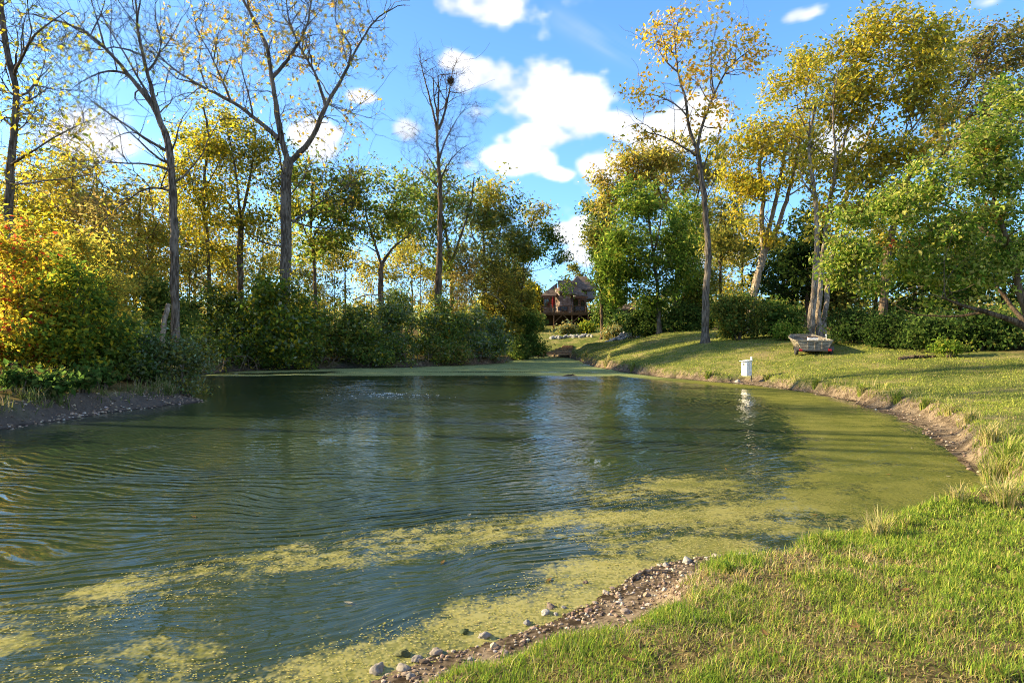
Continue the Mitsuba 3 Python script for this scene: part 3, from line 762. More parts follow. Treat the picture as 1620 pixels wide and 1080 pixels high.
# ------------------------------------------------------------------ trees on the right
scene_tree('dark green dense tree beside the right end of the house', 72,
           [([(952, None), (951, 460), (948, 400), (946, 350)], .22, .08), ([(950, 460), (930, 430), (925, 400)], .08, .03), ([(950, 450), (970, 420), (972, 390)], .08, .03)],
           [(954, 340, 26, 30, 50), (956, 400, 24, 42, 76), (968, 440, 24, 40, 76), (966, 470, 16, 20, 30), (978, 390, 25, 50, 40)], 'm_bark_brown', DARK + GREEN, per=30, leaf=.26, sigma=.55, seed=20)
scene_tree('bright green full crowned tree on the slope above the rock heap', 50,
           [([(1043, None), (1041, 470), (1036, 420), (1028, 360), (1022, 310)], .21, .07), ([(1038, 440), (1005, 400), (985, 375)], .11, .04), ([(1038, 440), (1065, 400), (1080, 370)], .11, .04), ([(1034, 400), (1045, 350, -1.5), (1050, 310, -1.5)], .10, .04)],
           [(1012, 315, 36, 26, 60), (1020, 360, 52, 40, 90), (985, 395, 36, 42, 60), (1040, 410, 55, 42, 90), (1000, 450, 42, 30, 60), (1070, 370, 36, 45, 50), (1065, 435, 36, 28, 40), (1035, 470, 46, 18, 40), (965, 430, 26, 40, 44), (985, 470, 26, 18, 24)], 'm_bark_grey', LIME + LIME + GREEN, per=22, leaf=.2, sigma=.46, seed=21)
scene_tree('dark trunked green tree close behind the bright green one', 55,
           [([(1068, None), (1070, 460), (1074, 400), (1080, 340)], .26, .09), ([(1072, 430), (1095, 390), (1105, 350)], .1, .04), ([(1073, 420), (1055, 380), (1050, 340)], .1, .04)],
           [(1080, 350, 36, 45, 60), (1095, 410, 32, 40, 46), (1060, 400, 36, 40, 40), (1080, 450, 40, 22, 26)], 'm_bark_brown', GREEN + LIME, per=20, leaf=.22, sigma=.5, seed=22)
scene_tree('large gold and brown crowned tree behind and left of the tall slim trunk', 64,
           [([(1083, None), (1084, 460), (1075, 380), (1050, 320), (1030, 270)], .36, .12), ([(1078, 400), (1100, 330), (1110, 270)], .16, .06), ([(1060, 340), (1010, 310), (975, 290)], .13, .05), ([(1050, 320), (1060, 270), (1075, 235)], .12, .05)],
           [(1000, 262, 45, 36, 70), (1060, 245, 50, 36, 80), (965, 305, 36, 40, 56), (1030, 300, 55, 40, 60), (955, 360, 22, 40, 36, OLIVE), (1105, 290, 40, 50, 56), (1090, 350, 40, 40, 36)],
           'm_bark_brown', BROWN + GOLD, per=24, leaf=.27, sigma=.62, seed=23)
scene_tree('tall slim straight trunk standing on the lawn with an open crown of orange leaves', 34,
           [([(1116, None), (1116, 470), (1121, 410), (1117, 340), (1109, 275), (1103, 236)], .22, .15), ([(1103, 236), (1090, 200), (1085, 160), (1072, 110), (1068, 60), (1086, 12)], .12, .03),
            ([(1103, 236), (1114, 190), (1130, 150), (1150, 112), (1192, 75), (1215, 60)], .11, .025), ([(1100, 246), (1069, 226, -1), (1037, 212, -1.5), (1009, 222, -2), (985, 236, -2)], .07, .02),
            ([(1088, 185), (1060, 160), (1030, 150), (1000, 150)], .06, .02), ([(1074, 115), (1045, 85), (1035, 50)], .06, .02), ([(1130, 150), (1125, 90), (1135, 40)], .06, .02), ([(1037, 212, -1.5), (1010, 195, -2), (985, 205, -2)], .035, .015)],
           [(1085, 35, 60, 30, 50), (1150, 75, 55, 42, 56), (1045, 75, 45, 40, 44), (1015, 150, 38, 38, 34), (1100, 115, 50, 50, 44), (1195, 85, 32, 30, 26), (1125, 175, 45, 40, 36), (1010, 222, 38, 22, 24), (1120, 235, 36, 26, 24, GOLD)],
           'm_bark_grey', ORANGE, side=[(50, 1.2, 3.4), (90, .6, 1.6)], per=8, leaf=.24, sigma=.20, twigs=2, seed=24)
scene_tree('leaning multi stemmed pale barked tree with a yellow crown behind the round bush', 40,
           [([(1186, None), (1191, 470), (1203, 422), (1209, 398)], .28, .25), ([(1209, 398), (1205, 350), (1208, 310), (1202, 270), (1210, 220)], .20, .08), ([(1210, 398), (1217, 360), (1227, 320), (1236, 275), (1250, 200)], .19, .07),
            ([(1211, 396), (1230, 358), (1246, 310), (1262, 240), (1275, 150), (1288, 90)], .19, .05), ([(1207, 320), (1190, 300), (1175, 270)], .07, .03), ([(1246, 310), (1275, 290), (1300, 260)], .07, .03)],
           [(1215, 225, 55, 45, 90), (1200, 290, 50, 36, 60), (1262, 150, 42, 55, 80), (1170, 310, 36, 40, 46), (1270, 240, 45, 50, 60), (1160, 240, 36, 36, 36), (1290, 90, 25, 30, 24), (1150, 380, 40, 40, 40, OLIVE), (1200, 370, 40, 30, 26)],
           'm_bark_pale', YELLOW + GOLD, per=17, leaf=.18, sigma=.46, bough=.9, side=[(40, 1.2, 3.2)], seed=25)
scene_tree('huge golden tree with several trunks rising behind the boat', 32,
           [([(1282, None), (1284, 500), (1290, 440), (1293, 380), (1290, 310), (1280, 240), (1290, 170)], .22, .06), ([(1296, None), (1296, 470, .4), (1302, 400, .5), (1312, 320, .8), (1335, 230, 1), (1355, 130, 1), (1370, 60, 1)], .18, .05),
            ([(1303, None), (1306, 480, .6), (1318, 400, 1.5), (1340, 300, 2), (1380, 200, 2.5), (1420, 110, 2.5), (1450, 50, 2)], .17, .05), ([(1312, 320, .8), (1322, 250, -.5), (1318, 180, -1), (1330, 100, -1)], .11, .04),
            ([(1340, 300, 2), (1400, 250, 1), (1460, 180, 0), (1500, 110, 0)], .12, .03), ([(1290, 310), (1268, 280), (1262, 240)], .07, .03)],
           [(1395, 42, 75, 30, 90), (1340, 95, 50, 50, 80), (1440, 80, 75, 50, 100), (1480, 50, 40, 30, 40), (1320, 170, 50, 60, 90), (1400, 150, 75, 55, 110), (1470, 150, 60, 55, 70), (1300, 250, 36, 45, 30), (1370, 240, 70, 45, 80), (1430, 250, 60, 50, 60), (1330, 330, 60, 40, 60), (1290, 380, 26, 30, 8), (1390, 330, 60, 45, 60), (1450, 300, 50, 40, 46), (1340, 280, 50, 40, 46)],
           'm_bark_pale', GOLD + YELLOW + OLIVE[1:], per=13, leaf=.17, sigma=.36, wind=.5, twigs=2, bough=.9, side=[(60, 1.5, 4.0)], seed=26)
scene_tree('windswept brown leaved tree leaning right at the upper right of the wood', 37,
           [([(1395, None), (1402, 420), (1430, 300), (1490, 200), (1545, 110), (1580, 70)], .3, .05), ([(1440, 280), (1510, 230), (1580, 180), (1630, 150)], .13, .03), ([(1490, 200), (1500, 130), (1530, 80)], .1, .03)],
           [(1555, 85, 60, 40, 90), (1600, 130, 50, 45, 80), (1510, 160, 50, 45, 80), (1580, 190, 60, 40, 70), (1625, 75, 40, 45, 60), (1470, 230, 55, 50, 70), (1530, 250, 60, 40, 50), (1500, 90, 40, 36, 40)],
           'm_bark_brown', BROWN + OLIVE, per=15, leaf=.16, sigma=.45, wind=.7, twigs=3, tip=1.0, bough=.9, side=[(50, 1.5, 3.5)], seed=27)
scene_tree('near green tree at the right edge, its low limb bending over the lawn', 19,
           [([(1668, None), (1662, 590), (1650, 550), (1640, 528)], .26, .22), ([(1645, 532), (1605, 508), (1570, 497), (1540, 487), (1490, 470, -1)], .14, .04), ([(1640, 528), (1620, 480), (1600, 400), (1570, 310), (1550, 230)], .15, .03),
            ([(1642, 530), (1590, 470, 1.5), (1530, 420, 2), (1460, 390, 2), (1390, 380, 2)], .10, .02), ([(1645, 525), (1660, 430), (1640, 320), (1620, 230)], .14, .03), ([(1560, 492), (1520, 500, 1), (1470, 500, 1.5), (1410, 480, 2)], .07, .02),
            ([(1600, 400), (1540, 350, 1), (1460, 310, 1.5), (1400, 300, 1.5)], .08, .02)],
           [(1605, 165, 36, 36, 40), (1545, 215, 46, 34, 46), (1600, 225, 50, 40, 60), (1545, 275, 60, 45, 76), (1610, 320, 50, 60, 60), (1465, 290, 52, 38, 56), (1500, 360, 72, 48, 80), (1405, 345, 52, 42, 54), (1355, 400, 48, 38, 46), (1440, 420, 72, 42, 66), (1540, 430, 72, 42, 66), (1600, 410, 46, 52, 44),
            (1333, 438, 40, 36, 40), (1400, 462, 56, 24, 18), (1490, 462, 56, 22, 18), (1340, 350, 36, 30, 26), (1570, 340, 16, 10, 4, REDDISH), (1405, 392, 12, 8, 3, REDDISH), (1445, 388, 10, 6, 2, REDDISH), (1560, 230, 14, 8, 3, REDDISH)],
           'm_bark_brown', LIME + [((.11, .19, .03), 3), ((.58, .56, .16), 3), ((.38, .45, .08), 3)], per=19, leaf=.10, sigma=.2, wind=.4, twigs=2, tip=.6, bough=.42, side=[(40, 1.0, 2.6)], seed=28)
scene_tree('small tree showing its top just above the ridge of the house roof', 112, [([(911, None), (911, 440), (911, 420)], .2, .06)], [(911, 428, 13, 10, 14), (908, 440, 18, 10, 14)], 'm_bark_brown', OLIVE, per=14, leaf=.36, sigma=.5, seed=29)
for px_, Y_, top_, lab_ in ((812, 99, 385, 'tall olive tree far back, left of the house'),):
    scene_tree(lab_, Y_, [([(px_, None), (px_, 460), (px_ + 3, top_ + 20)], .25, .06)], [(px_, top_ + 25, 26, 28, 50), (px_ - 12, top_ + 60, 26, 30, 44), (px_ + 12, top_ + 62, 24, 30, 44)], 'm_bark_brown', OLIVE, per=20, leaf=.34, sigma=.7, seed=px_)
BACKR = [(1140, 58, 300, OLIVE, 'olive tree behind the slim straight trunk on the lawn'), (1175, 66, 330, GOLD, 'golden tree far back behind the leaning pale tree'), (1240, 52, 360, DARK, 'dark tree behind the leaning stems of the pale barked tree'),
         (1275, 46, 340, DARK, 'very dark tree just left behind the trunks rising over the boat'), (1330, 46, 380, OLIVE, 'olive tree behind the trunks rising over the boat'), (1385, 50, 330, GOLD, 'golden tree deep in the wood behind the near green crown'),
         (1450, 44, 360, GREEN, 'green tree hidden behind the middle of the near green crown'), (1520, 46, 330, OLIVE, 'olive tree deep in the wood right of the leaning brown tree'), (1590, 42, 320, GREEN, 'green tree deep in the wood behind the right edge crown'), (1115, 78, 400, DARK, 'dark low tree far back behind the slim trunk on the lawn')]
for i, (px, Y, top, pal, lab) in enumerate(BACKR):
    r = random.Random(80 + i)
    w, lean = r.uniform(32, 42), r.uniform(-10, 10)
    h = 490 - top
    L = [([(px, None), (px + lean * .5, 490 - h * .4), (px + lean, top + 15)], .2, .05), ([(px + lean * .4, 490 - h * .35), (px - w * .6, 490 - h * .65)], .08, .03), ([(px + lean * .4, 490 - h * .4), (px + w * .7, 490 - h * .7)], .08, .03)]
    scene_tree(lab, Y, L, [(px + lean, top + 30, w, 34, 44), (px - w * .5, top + 75, w, 42, 44), (px + w * .5, top + 75, w, 42, 44), (px, top + 125, w * 1.2, 40, 36)],
               'm_bark_brown', pal, per=18, leaf=.24, sigma=.55, seed=80 + i)


# ------------------------------------------------------------------ shrubs
def shrub(label, px, top, halfw, Y, pal, per=26, leaf=.12, n=None, bottom=0.15, seed=0, cat='shrub', name='shrub', sigma=.26, extra=None):
    x = (px - 810) / F * Y
    g = float(ground(x, Y))
    zt = EYE + (540 - top) / F * Y
    h = max(zt - g, 0.4)
    w = halfw / F * Y
    rng = np.random.default_rng(3000 + seed)
    limbs = []
    for j in range(7):
        a = rng.uniform(0, 2 * np.pi)
        b = np.array([x + .15 * math.cos(a), Y + .15 * math.sin(a), g - .1])
        o = w * rng.uniform(.2, .75)
        e = np.array([x + o * math.cos(a), Y + o * math.sin(a) * .8, g + h * rng.uniform(.6, .95)])
        limbs.append(([b, b * .5 + e * .5 + [0, 0, .1 * h], e], .03 + .006 * h, .012))
    lobes, cnt = [], n or int(32 * (w * h) ** .75 + 16)
    for j in range(6):
        a = rng.uniform(0, 2 * np.pi)
        lobes.append(((x + w * .5 * math.cos(a), Y + w * .45 * math.sin(a), g + h * rng.uniform(.3, .68)), (w * .52, w * .5, h * .33), max(3, cnt // 8), None))
    lobes.append(((x, Y, g + h * .74), (w * .5, w * .5, h * .27), max(3, cnt // 7), None))
    lobes.append(((x, Y - .1, g + h * .25), (w * .95, w * .8, h * .22), max(3, cnt // 3), None))
    for j in range(9):
        a, q = rng.uniform(0, 2 * np.pi), rng.uniform(.1, .95)
        lobes.append(((x + w * q * math.cos(a), Y + w * q * .7 * math.sin(a), g + h * (1.12 - .45 * q) * rng.uniform(.9, 1.12)), (w * .10, w * .10, h * .13), max(2, cnt // 26), None))
    if extra:
        lobes += [((x + ex * w, Y + ey * w, g + ez * h), (w * er, w * er, h * er), en, ep) for ex, ey, ez, er, en, ep in extra]
    return grow(name, label, cat, limbs, lobes, 'm_twig', pal, leaf=leaf, per=per, sigma=sigma, twigs=2, seed=3000 + seed, roots=False, droop=.1, twig_r=.005)


SHRUBS = [
    ('red and yellow leaved shrub at the far left edge', 20, 405, 75, 16.2, REDDISH + YELLOW, 30, .10),
    ('yellow green shrub second from the left edge, on the near left bank', 95, 430, 80, 17.0, YSHRUB, 32, .10),
    ('green shrub with yellow specks in the middle of the near left bank', 160, 490, 66, 17.6, SHRUB + YSHRUB, 30, .10),
    ('silvery green shrub beside the pale broken snag', 222, 535, 54, 18.6, SILVER + SHRUB, 30, .09),
    ('low olive shrub overhanging the tip of the left bank', 285, 545, 44, 18.6, OLIVE + SILVER, 26, .08),
    ('tall red tipped yellow shrub behind the left edge shrub', 45, 372, 70, 19.5, REDDISH + GOLD, 24, .11),
    ('tall golden shrub behind the yellow green shrub on the left bank', 130, 400, 70, 21.5, GOLD, 22, .12),
    ('dark green shrub in shade behind the leaning bare trunk', 250, 460, 60, 30, SHRUB, 26, .14),
    ('dark green shrub filling the gap below the slender dark trunk', 335, 455, 60, 37, DARK + SHRUB, 26, .16),
    ('yellow spotted shrub left of the great forked trunk at the water', 360, 520, 60, 35.5, YSHRUB + SILVER, 26, .14),
    ('yellow leaved vine shrub climbing round the foot of the great forked trunk', 438, 445, 56, 36.8, YSHRUB, 24, .2),
    ('green shrub right of the great forked trunk, hanging to the water', 500, 478, 56, 39.2, SHRUB + OLIVE, 26, .16),
    ('olive shrub in the middle of the far bank between forked and dead trees', 560, 485, 52, 40.8, OLIVE + SHRUB, 26, .16),
    ('tall silvery shrub below and left of the dead tree', 632, 465, 56, 42.6, SILVER, 30, .15),
    ('green and orange flecked shrub at the foot of the dead tree', 690, 478, 44, 44.0, SHRUB + [((.4, .22, .04), 1)], 26, .16),
    ('pale silvery shrub at the right end of the far bank', 758, 488, 54, 47.0, SILVER + [((.2, .26, .2), 3)], 30, .16),
    ('low brownish shrub at the water below the dead tree', 700, 545, 46, 42.6, BROWN + SHRUB, 22, .12),
    ('low green shrub hanging over the water under the silvery shrubs', 600, 540, 52, 40.2, SHRUB, 24, .13),
    ('low yellow flecked shrub over the water under the great forked tree', 440, 545, 60, 36.9, SHRUB + YSHRUB, 24, .13),
    ('tall dark green shrub beside the dock on its left', 832, 497, 32, 60, SHRUB + GREEN, 28, .18),
    ('olive yellow shrub filling the gap left of the golden glowing shrub', 812, 445, 34, 66, OLIVE + GOLD, 26, .22),
    ('yellowish upright shrub behind the silvery ones near the dock', 790, 462, 34, 58, OLIVE + GOLD, 26, .2),
    ('green shrub by the water left of the dock', 812, 540, 26, 56, SHRUB, 24, .15),
    ('golden shrub glowing left of the house', 843, 462, 14, 96, YELLOW, 26, .3),
    ('rounded brownish green bush at the lawn edge right of the slim trunk', 1168, 470, 44, 34.5, OLIVE + SHRUB, 34, .12),
    ('green bush behind the round bush, towards the boat', 1225, 490, 36, 34.8, SHRUB + GREEN, 30, .14),
    ('small light green bush just left of the boat', 1240, 520, 24, 32.5, LIME, 28, .11),
    ('dark green shrub right behind the boat', 1350, 500, 52, 29.5, DARK * 2 + SHRUB[:1], 30, .12),
    ('dark green shrub right of the boat at the lawn border', 1415, 508, 50, 27.4, DARK * 2 + SHRUB[:1], 30, .12),
    ('green shrub above the lying log on the right border', 1478, 505, 50, 25.6, SHRUB[:2] + DARK, 30, .12),
    ('dark shrub left of the right edge trunk', 1545, 505, 50, 24.4, DARK * 2 + SHRUB[:1], 30, .12),
    ('leafy green shrub at the right edge of the photo behind the trunk', 1615, 500, 50, 24.0, SHRUB, 30, .12),
    ('light green weedy bush beside the lying log', 1500, 548, 20, 22.9, LIME, 24, .09),
    ('yellow green shrub in the bed below the deck', 928, 517, 11, 80, YSHRUB, 30, .2),
    ('grey green mound of ornamental grass below the deck', 897, 520, 14, 80, SILVER + BROWN, 26, .2),
    ('dark shrub at the right corner of the deck', 958, 490, 12, 84, DARK + SHRUB, 30, .25),
    ('dark shrub in front of the low brick wing', 985, 505, 26, 74, DARK + SHRUB, 30, .22),
    ('pale tan shrub beside the rock heap', 968, 520, 14, 68, BROWN + SILVER, 26, .16),
    ('dark green shrub under the bright green tree', 1030, 490, 36, 62, SHRUB + DARK, 28, .2),
    ('yellow lit shrub under the gold crowned tree', 1100, 462, 30, 56, YSHRUB + OLIVE, 28, .2),
    ('dark shrub under the trees left of the slim trunk', 1085, 492, 30, 50, DARK + SHRUB, 28, .18),
    ('green shrub left of the deck at the foot of the house', 846, 500, 12, 84, SHRUB, 28, .22),
]
SHRUBS += [('low green shrub on the left bank outside the photo, nearest the water', -420, 455, 120, 11.6, SHRUB + YSHRUB, 26, .1), ('low golden shrub on the left bank outside the photo', -560, 440, 130, 12.5, GOLD + SHRUB, 24, .11),
           ('round olive shrub on the left bank outside the photo, farthest from the water', -380, 440, 110, 16.0, OLIVE + SHRUB, 24, .11), ('low green shrub where the left bank turns behind the camera', -900, 440, 160, 9.0, SHRUB, 24, .1)]
for i, (lab, px, top, hw, Y, pal, per, lf) in enumerate(SHRUBS):
    if 35 < Y < 48 and px < 800:
        top, hw, per, pal = top + (14 if top < 500 else 0), hw * 1.12, per * .72, pal * 2 + SHRUB + SILVER + YSHRUB
    shrub(lab, px, top, hw, Y, pal, per=per, leaf=lf, seed=i, sigma=max(.2, lf * 2.1))

# far wood that closes the view: too many trunks to count
rng = np.random.default_rng(77)
n = 70000
az = rng.uniform(-1.15, 1.15, n)
dist = rng.uniform(110, 190, n)
x, y = dist * np.sin(az), dist * np.cos(az)
ht = 3.0 + 5.0 * meshkit.fbm(np.stack([az * 18, az * 0, az * 0], -1), 3, 5)
z = ground(x, y) + rng.uniform(0, 1, n) ** .8 * ht
lm = leaf_mesh(np.c_[x, y, z], .7, rng, .1, .8, far=True)
col = pick(SHRUB + OLIVE + BROWN, n, rng)
setting('forest', lm, 'm_leaf', 'stuff', 'far off band of olive and brown trees closing the view', 'wood', color=np.repeat(col, 3, 0))

# ------------------------------------------------------------------ lawn grass
def hit(px, py):
    """Where the line of sight through this pixel meets the ground or the water."""
    Y = np.concatenate([np.linspace(1.5, 12, 1500), np.linspace(12.05, 100, 1500)])
    p = np.c_[(px - 810) / F * Y, Y, EYE + (540 - py) / F * Y]
    g = np.maximum(ground(p[:, 0], p[:, 1]), 0)
    k = int(np.argmax(p[:, 2] <= g))
    return np.array([p[k, 0], p[k, 1], g[k]])


def blades(x, y, z, length, width, rng, lean=0.95, bend=0.4):
    n = len(x)
    a = rng.uniform(0, 2 * np.pi, n)
    d = np.c_[np.cos(a), np.sin(a), np.zeros(n)]
    s = np.c_[-np.sin(a), np.cos(a), np.zeros(n)] * (width * rng.uniform(.7, 1.3, n))[:, None] * .5
    L = (length * rng.uniform(.55, 1.25, n))[:, None]
    up = np.array([0, 0, 1.0])
    le = (rng.uniform(0, lean, n))[:, None]
    b = np.c_[x, y, z]
    m = b + L * .55 * unit(up + d * le)
    t = m + L * .5 * unit(up * (1 - bend * le) + d * (le * 1.6 + .15))
    v = np.stack([b - s, b + s, m + s * .8, m - s * .8, t], 1)
    return v


def grass_zone(x0, x1, y0, y1, n, length, width, rng, fan=True):
    x, y = rng.uniform(x0, x1, n), rng.uniform(y0, y1, n)
    k = (np.abs(x) < y * 1.02 + .5) if fan else np.ones(n, bool)
    x, y = x[k], y[k]
    d = _di(np.c_[x, y])
    w = edge_width(x, y)
    patch = meshkit.fbm(np.c_[x * 1.1, y * 1.1, x * 0], 3, 41)
    fine = meshkit.fbm(np.c_[x * 5, y * 5, x * 0], 3, 43)
    k = (d > w * (0.9 + 0.5 * (fine - .5))) & (rng.uniform(size=len(x)) < np.clip(2.1 - 1.3 * patch - 1.2 * fine, .5, 1))
    near_wood = np.clip((x - 18.5 - 0.02 * (y - 20)) / 1.5, 0, 1) * (y > 16)
    k &= rng.uniform(size=len(x)) > near_wood
    x, y, patch, fine, d, w = x[k], y[k], patch[k], fine[k], d[k], w[k]
    z = ground(x, y) - .006
    tuft = np.clip(.05 + 1.9 * meshkit.fbm(np.c_[x * 4.2, y * 4.2, x * 0], 3, 47) + .35 * np.exp(-((d - w) / .18) ** 2), .4, 1.6)
    v = blades(x, y, z, length * tuft, np.full(len(x), width), rng)
    worn = np.exp(-((x - 1.9) / 1.0) ** 2 - ((y - 3.75 - .12 * (x - 1.9)) / .36) ** 2)
    dry = np.clip((patch * .6 + fine * .4 - .53) * 4.5 + worn * 1.9 * np.clip(fine * 3.4 - .8, 0, 1), 0, 1)
    v[:, 2:, 2] -= ((v[:, 2:, 2] - v[:, :1, 2]) * (.55 * dry * (rng.uniform(size=len(x)) < .7))[:, None])
    r = rng.uniform(size=len(x))
    col = pick([((.17, .27, .035), 5), ((.29, .37, .05), 4), ((.10, .17, .025), 2.5), ((.44, .44, .09), 2)], len(x), rng)
    straw = pick([((.46, .36, .17), 3), ((.34, .24, .11), 2), ((.52, .45, .24), 1)], len(x), rng)
    col = np.where((r < .05 + .62 * dry)[:, None], straw, col)
    fade = (np.clip((y - 6) / 8, 0, 1) * .5)[:, None]
    col = col * (1 - fade) + np.array([.33, .32, .085]) * rng.uniform(.75, 1.2, (len(x), 1)) * fade
    return v, col


rng = np.random.default_rng(5)
V, C = [], []
for z in [(-1.8, 6.5, -.6, 2.2, 30000, .06, .0085, False), (3.0, 9.0, 2.2, 4.4, 16000, .06, .008, False), (-.6, 4.2, 2.2, 3.5, 92000, .052, .0034), (-.2, 6, 3.5, 5.2, 84000, .058, .0044), (1.0, 9, 4.8, 8.0, 56000, .07, .008), (5.5, 14, 7.5, 13, 46000, .058, .011),
          (7.5, 19, 12, 22, 46000, .055, .018), (6, 18, 22, 36, 40000, .055, .03), (5.5, 18, 36, 60, 16000, .07, .05)]:
    v, c = grass_zone(*z[:7], rng, *z[7:])
    V.append(v); C.append(c)
# dead thatch lying between the blades
n = 18000
x, y = rng.uniform(-.6, 6.5, n), rng.uniform(2.2, 6.5, n)
d = _di(np.c_[x, y])
k = (d > edge_width(x, y) * .85) & (np.abs(x) < y * 1.02 + .4)
x, y = x[k], y[k]
v = blades(x, y, ground(x, y) + .001, np.full(len(x), .07), np.full(len(x), .004), rng, 6.0, .2)
v[:, 2:, 2] = v[:, :1, 2] + (v[:, 2:, 2] - v[:, :1, 2]) * .45
V.append(v); C.append(pick([((.40, .31, .16), 4), ((.26, .19, .10), 3), ((.20, .20, .06), 3), ((.12, .09, .05), 2)], len(x), rng))
# rough grass along the right bank lip and on the left bank
def fringe(n, test, length, width, pal):
    i = rng.integers(0, len(shore), n)
    off = rng.uniform(.05, 1.3, n)
    nrm = np.roll(shore, -3, 0) - np.roll(shore, 3, 0)
    nrm = np.c_[nrm[:, 1], -nrm[:, 0]] / np.linalg.norm(nrm, axis=1, keepdims=True)
    q = shore[i] + nrm[i] * off[:, None] + rng.normal(size=(n, 2)) * .04
    d = _di(q)
    w = edge_width(q[:, 0], q[:, 1])
    k = test(q[:, 0], q[:, 1]) & (d > w * .75) & (d < w + .55)
    q = q[k]
    f = meshkit.fbm(np.c_[q * 2.2, q[:, :1] * 0], 3, 61)
    k = rng.uniform(size=len(q)) < np.clip((f - .35) * 4, .05, 1)
    q, f = q[k], f[k]
    V.append(blades(q[:, 0], q[:, 1], ground(q[:, 0], q[:, 1]) - .01, length * (.5 + f), np.full(len(q), width), rng, 1.1, .9))
    C.append(pick(pal, len(q), rng))
STRAWS = [((.50, .42, .20), 4), ((.36, .33, .10), 3), ((.20, .25, .05), 3)]
fringe(34000, lambda x, y: (x > 4.3) & (y > 5.4) & (y < 16), .22, .008, STRAWS)
fringe(16000, lambda x, y: (x > 5) & (y > 15) & (y < 60), .22, .02, STRAWS + [((.12, .17, .03), 6)])
fringe(60000, lambda x, y: (x < -7) & (y > 9) & (y < 27), .34, .02, [((.30, .25, .13), 3), ((.16, .19, .06), 4), ((.09, .13, .03), 4)])
fringe(12000, lambda x, y: (x > -.9) & (x < 4.4) & (y < 6), .11, .006, STRAWS + [((.16, .24, .03), 12)])
V, C = np.concatenate(V), np.concatenate(C)
gm = quads_to_mesh(V, 5, [[0, 1, 2], [0, 2, 3], [3, 2, 4]])
TRI['grass'] = len(gm.faces)
setting('grass', gm, 'm_grass', 'stuff', 'mown green and straw coloured grass of the lawn and banks', 'grass', color=np.repeat(C, 5, 0))

# ------------------------------------------------------------------ scattered duckweed fronds at the edges of the mats
n = 420000
x, y = rng.uniform(-4.6, 5.5, n), rng.uniform(2.0, 8.2, n)
keep = np.abs(x) < y * 1.0
x, y = x[keep], y[keep]
c = cover_field(x, y, _NP)
a = meshkit.fbm(np.c_[x * 1.6 - y * .5, y * 2.6, x * 0], 4, 71)
b = meshkit.fbm(np.c_[x * 7, y * 7, x * 0], 2, 73)
pr = np.clip(c * .9 + (a - .5) * 1.1 + (b - .5) * .5 - .10, 0, 1) ** 1.4 * np.clip(c * 6, 0, 1) + .012 * (c > .03)
pr = pr * np.clip((8.2 - y) / 2.5, 0, 1) * np.clip((4.6 - x) / 2, 0, 1)
k = (rng.uniform(size=len(x)) < pr * .3) & (_di(np.c_[x, y]) < .06)
x, y = x[k], y[k]
n = len(x)
r = rng.uniform(.003, .0065, n) * (1 + .06 * y)
th = rng.uniform(0, 6.28, n)
ang = th[:, None] + np.array([0, 1.7, 3.1, 4.6])
v = np.stack([x[:, None] + r[:, None] * np.cos(ang), y[:, None] + r[:, None] * np.sin(ang) * .8, .0045 + rng.uniform(0, .003, (n, 1)) + 0 * ang], -1)
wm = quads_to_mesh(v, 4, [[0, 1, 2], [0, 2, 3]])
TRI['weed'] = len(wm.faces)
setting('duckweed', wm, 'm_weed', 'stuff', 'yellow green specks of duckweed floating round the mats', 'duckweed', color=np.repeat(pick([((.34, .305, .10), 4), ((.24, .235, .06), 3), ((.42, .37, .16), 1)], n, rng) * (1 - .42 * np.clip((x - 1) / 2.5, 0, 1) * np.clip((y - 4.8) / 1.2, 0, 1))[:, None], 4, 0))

# ------------------------------------------------------------------ stones
ICO = [trimesh.creation.icosphere(subdivisions=i) for i in range(4)]


def stone_mesh(c, r, rng, sub=2, flat=.65):
    m = ICO[sub].copy()
    v = m.vertices
    o = rng.uniform(0, 50, 3)
    v = v * (1 + (meshkit.fbm(v * 1.1 + o, 3, 3)[:, None] - .5) * 1.3)
    a = rng.uniform(0, 6.28)
    v = v * np.array([r * rng.uniform(.9, 1.35), r * rng.uniform(.75, 1.0), r * flat * rng.uniform(.8, 1.2)])
    v = np.c_[v[:, 0] * math.cos(a) - v[:, 1] * math.sin(a), v[:, 0] * math.sin(a) + v[:, 1] * math.cos(a), v[:, 2]] + c
    return trimesh.Trimesh(v, m.faces, process=False)


def stone_color(m, base, rng):
    v = m.vertices
    f = meshkit.fbm(v * 40, 3, 7)[:, None]
    return np.clip(np.asarray(base) * (.7 + .6 * f), .01, .9)


